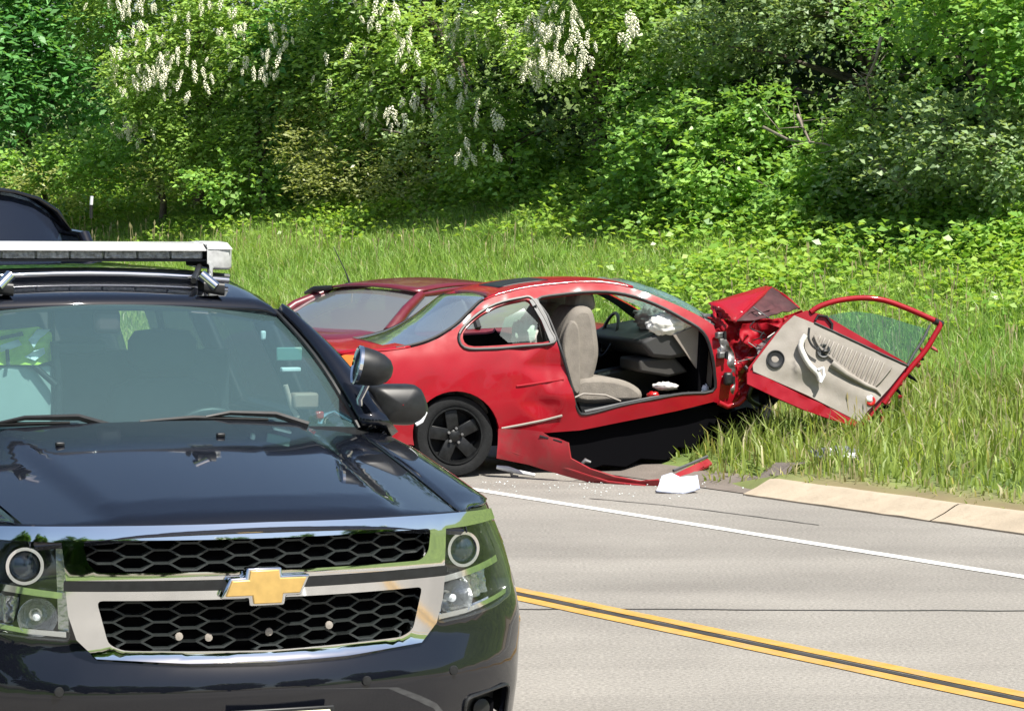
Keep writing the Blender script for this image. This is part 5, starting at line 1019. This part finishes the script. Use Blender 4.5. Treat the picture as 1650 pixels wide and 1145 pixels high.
# ================================================================== other vehicles: generic closed body built from stations
def saloon(name, loc, rz, lab, cat, m, L, hw, st, cab, glassm, wheels, wr, aerial=None, dome=0):
    """st: stations (u, half width, underside, shoulder height); cab: (u0 base rear, u1 roof rear, u2 roof front, u3 base front, roof z, roof half width)"""
    root = empty(name, loc, (0, 0, rz)); tag(root, lab, cat); rows = []
    for u, h, zb_, zs in st:
        half = [(h*.90, zb_), (h*.985, zb_+.10), (h, zb_+(zs-zb_)*.45), (h*.99, zb_+(zs-zb_)*.75), (h*.95, zs-.045), (h*.88, zs-.008), (h*.6, zs+.02), (0, zs+.03)]
        rows.append([(u, -v, z) for v, z in half]+[(u, v, z) for v, z in half[:-1][::-1]])
    B = []
    P = np.array(rows); rr = [cr([tuple(P[i, k]) for i in range(len(rows))], 4) for k in range(P.shape[1])]; rows2 = [[rr[k][i] for k in range(len(rr))] for i in range(len(rr[0]))]
    loft('body', rows2, m, root, thick=.02, sharp=60, flip=True)
    for i, e in ((0, -1), (-1, 1)):
        r = rows2[i]; poly('end_panel', list(r), [tuple(range(len(r)))], m, root, smooth=False)
    u0, u1, u2, u3, zr, hr = cab; zb0 = float(np.interp(u0, [s[0] for s in st], [s[3] for s in st])); zb3 = float(np.interp(u3, [s[0] for s in st], [s[3] for s in st])); hb = float(np.interp((u0+u3)/2, [s[0] for s in st], [s[1] for s in st]))*.90
    def ring(u, z, h, bow, crown): return [(u+bow*(1-(t)**2), h*t*(1-.12*(dome > 0)*t**4), z+crown*(1-t*t)+(dome*(1-t**4) if z > 1.5 or dome and crown > .04 else 0)) for t in np.linspace(-1, 1, 13)]
    def tw(name_, a, b, mm, n=8, bulge=.03):
        rows = []
        for v in np.linspace(0, 1, n): rows.append([Vector(p).lerp(Vector(q), v)+Vector((0, 0, bulge*math.sin(math.pi*v))) for p, q in zip(a, b)])
        return loft(name_, rows, mm, root)
    rb = ring(u0, zb0+.0, hb*.93, -.14, .02); rt = ring(u1, zr-.03, hr*.95, -.06, .045); ft = ring(u2, zr-.03, hr*.95, .06, .045); fb = ring(u3, zb3, hb*.93, .16, .02)
    tw('rear_window', rb, rt, glassm); tw('windscreen', fb, ft, glassm)
    rf = []
    for v in np.linspace(0, 1, 12): rf.append([Vector(p).lerp(Vector(q), v)+Vector((0, 0, .05*math.sin(math.pi*v)+.012)) for p, q in zip(ring(u1-.05, zr-.03, hr, -.06, .045), ring(u2+.04, zr-.035, hr, .06, .045))])
    loft('roof', rf, m, root, thick=.02)
    for s in (-1, 1):
        bl = [(u0+.02, s*hb, zb0), (u3-.02, s*hb, zb3)]; A0 = Vector(bl[0]); A3 = Vector(bl[1]); T1 = Vector((u1, s*hr, zr-.035)); T2 = Vector((u2, s*hr, zr-.035))
        for a, b in ((A0, T1), (A3, T2)):
            d = (b-a); tube('roof_post', [a, a.lerp(b, .5)+Vector((0, s*.02, .04)), b], [.055, .045, .04], m, root)
        um = (u1*.55+u2*.45); tube('centre_post', [(um, s*hb, zb0+.0), (um, s*(hb+hr)/2+s*.012, (zb0+zr)/2), (um, s*hr, zr-.04)], .04, M['black_plastic'], root, n=6)
        nS = 8; rows = [[A0.lerp(A3, k/nS).lerp(T1.lerp(T2, k/nS), v)+Vector((0, s*.018*math.sin(math.pi*v), 0)) for k in range(nS+1)] for v in np.linspace(0, 1, 6)]; loft('side_window', rows, glassm, root)
        tube('roof_gutter', [T1, T1.lerp(T2, .5)+Vector((0, 0, .05)), T2], .022, m, root, n=6)
        mi = Vector((u3-.25, s*(hb+.13), zb3+.06)); blob('side_mirror', mi, (.05, .09, .06), M['black_plastic'], 2, .1, 10, root)
        for u in wheels:
            wh = lathe('wheel', [(-.1, .18), (-.1, wr-.04), (-.06, wr), (.06, wr), (.10, wr-.04), (.10, wr*.68), (.07, .18), (.07, 0)], (u, s*(st[len(st)//2][1]-.08), wr), (0, s, 0), M['rubber'], root, n=32); lathe('rim', [(.085, wr*.68), (.11, wr*.66), (.08, wr*.55), (.09, 0)], (u, s*(st[len(st)//2][1]-.08), wr), (0, s, 0), M['rim'], wh, n=24)
    for v in (-.38, .38): box('seat', ((u1+u2)/2+.2, v, zb0+.02), (.14, .46, .55), M['taupe'], root, .05)
    box('rear_seat', (u1+.05, 0, zb0-.02), (.16, 1.1, .34), M['taupe'], root, .05)
    if aerial is not None:
        o = box('aerial_base', aerial, (.09, .05, .035), M['black_plastic'], root, .012); a = Vector(aerial); tube('aerial', [a, a+Vector((-.03, .03, .12)), a+Vector((-.09, .12, .34))], [.012, .006, .004], M['black_plastic'], o, n=6)
    return root
gb = hit(652, 537, (0, 24.5, 0), (0, 1, 0)); rz_ = math.radians(47); zoff = .0
G_ = glass('pale_rear_glass', (.50, .54, .54), .16, .42, (.60, .64, .64), .08)  # whitish share mixed evenly into the pane
mar = saloon('maroon_saloon', (gb.x-.30, gb.y+.95, .0), rz_, 'maroon car with roof aerial standing behind the red wreck', 'car', M['maroon'], 4.5, .86,
    [(-1.18, .70, .34, .78), (-1.10, .80, .28, .86), (-.7, .85, .22, .90), (0, .87, .20, .91), (1.2, .87, .20, .91), (1.9, .87, .20, .90), (2.6, .85, .22, .84), (3.05, .76, .30, .70)],
    (-.62, -.02, 1.15, 2.0, 1.24, .60), G_, (-.2, 2.4), .31, aerial=(.02, .34, 1.275))
tube('roof_spoiler', [(-.10, .45, 1.25), (-.16, .62, 1.23), (-.10, .80, 1.19)], [.02, .03, .015], M['black_plastic'], mar)
p = hit(60, 395, (0, 18.5, 0), (0, 1, 0))
dk = saloon('dark_utility_vehicle', (-4.08, 17.8, .10), math.radians(118), 'dark navy utility vehicle behind the light bar, only its rounded roof showing', 'vehicle', M['black_paint'], 5, 1.0,
    [(-2.2, .90, .45, 1.15), (-2.1, .96, .35, 1.25), (-1, .98, .32, 1.28), (0, .99, .32, 1.28), (1.2, .98, .32, 1.27), (2.3, .95, .35, 1.15), (2.6, .85, .5, 1.0)],
    (-2.15, -1.75, .55, 1.15, 1.80, .86), glass('navy_glass', (.04, .05, .08), -.02, .60, (.035, .048, .085), .15), (-1.5, 1.6), .40, dome=.20)
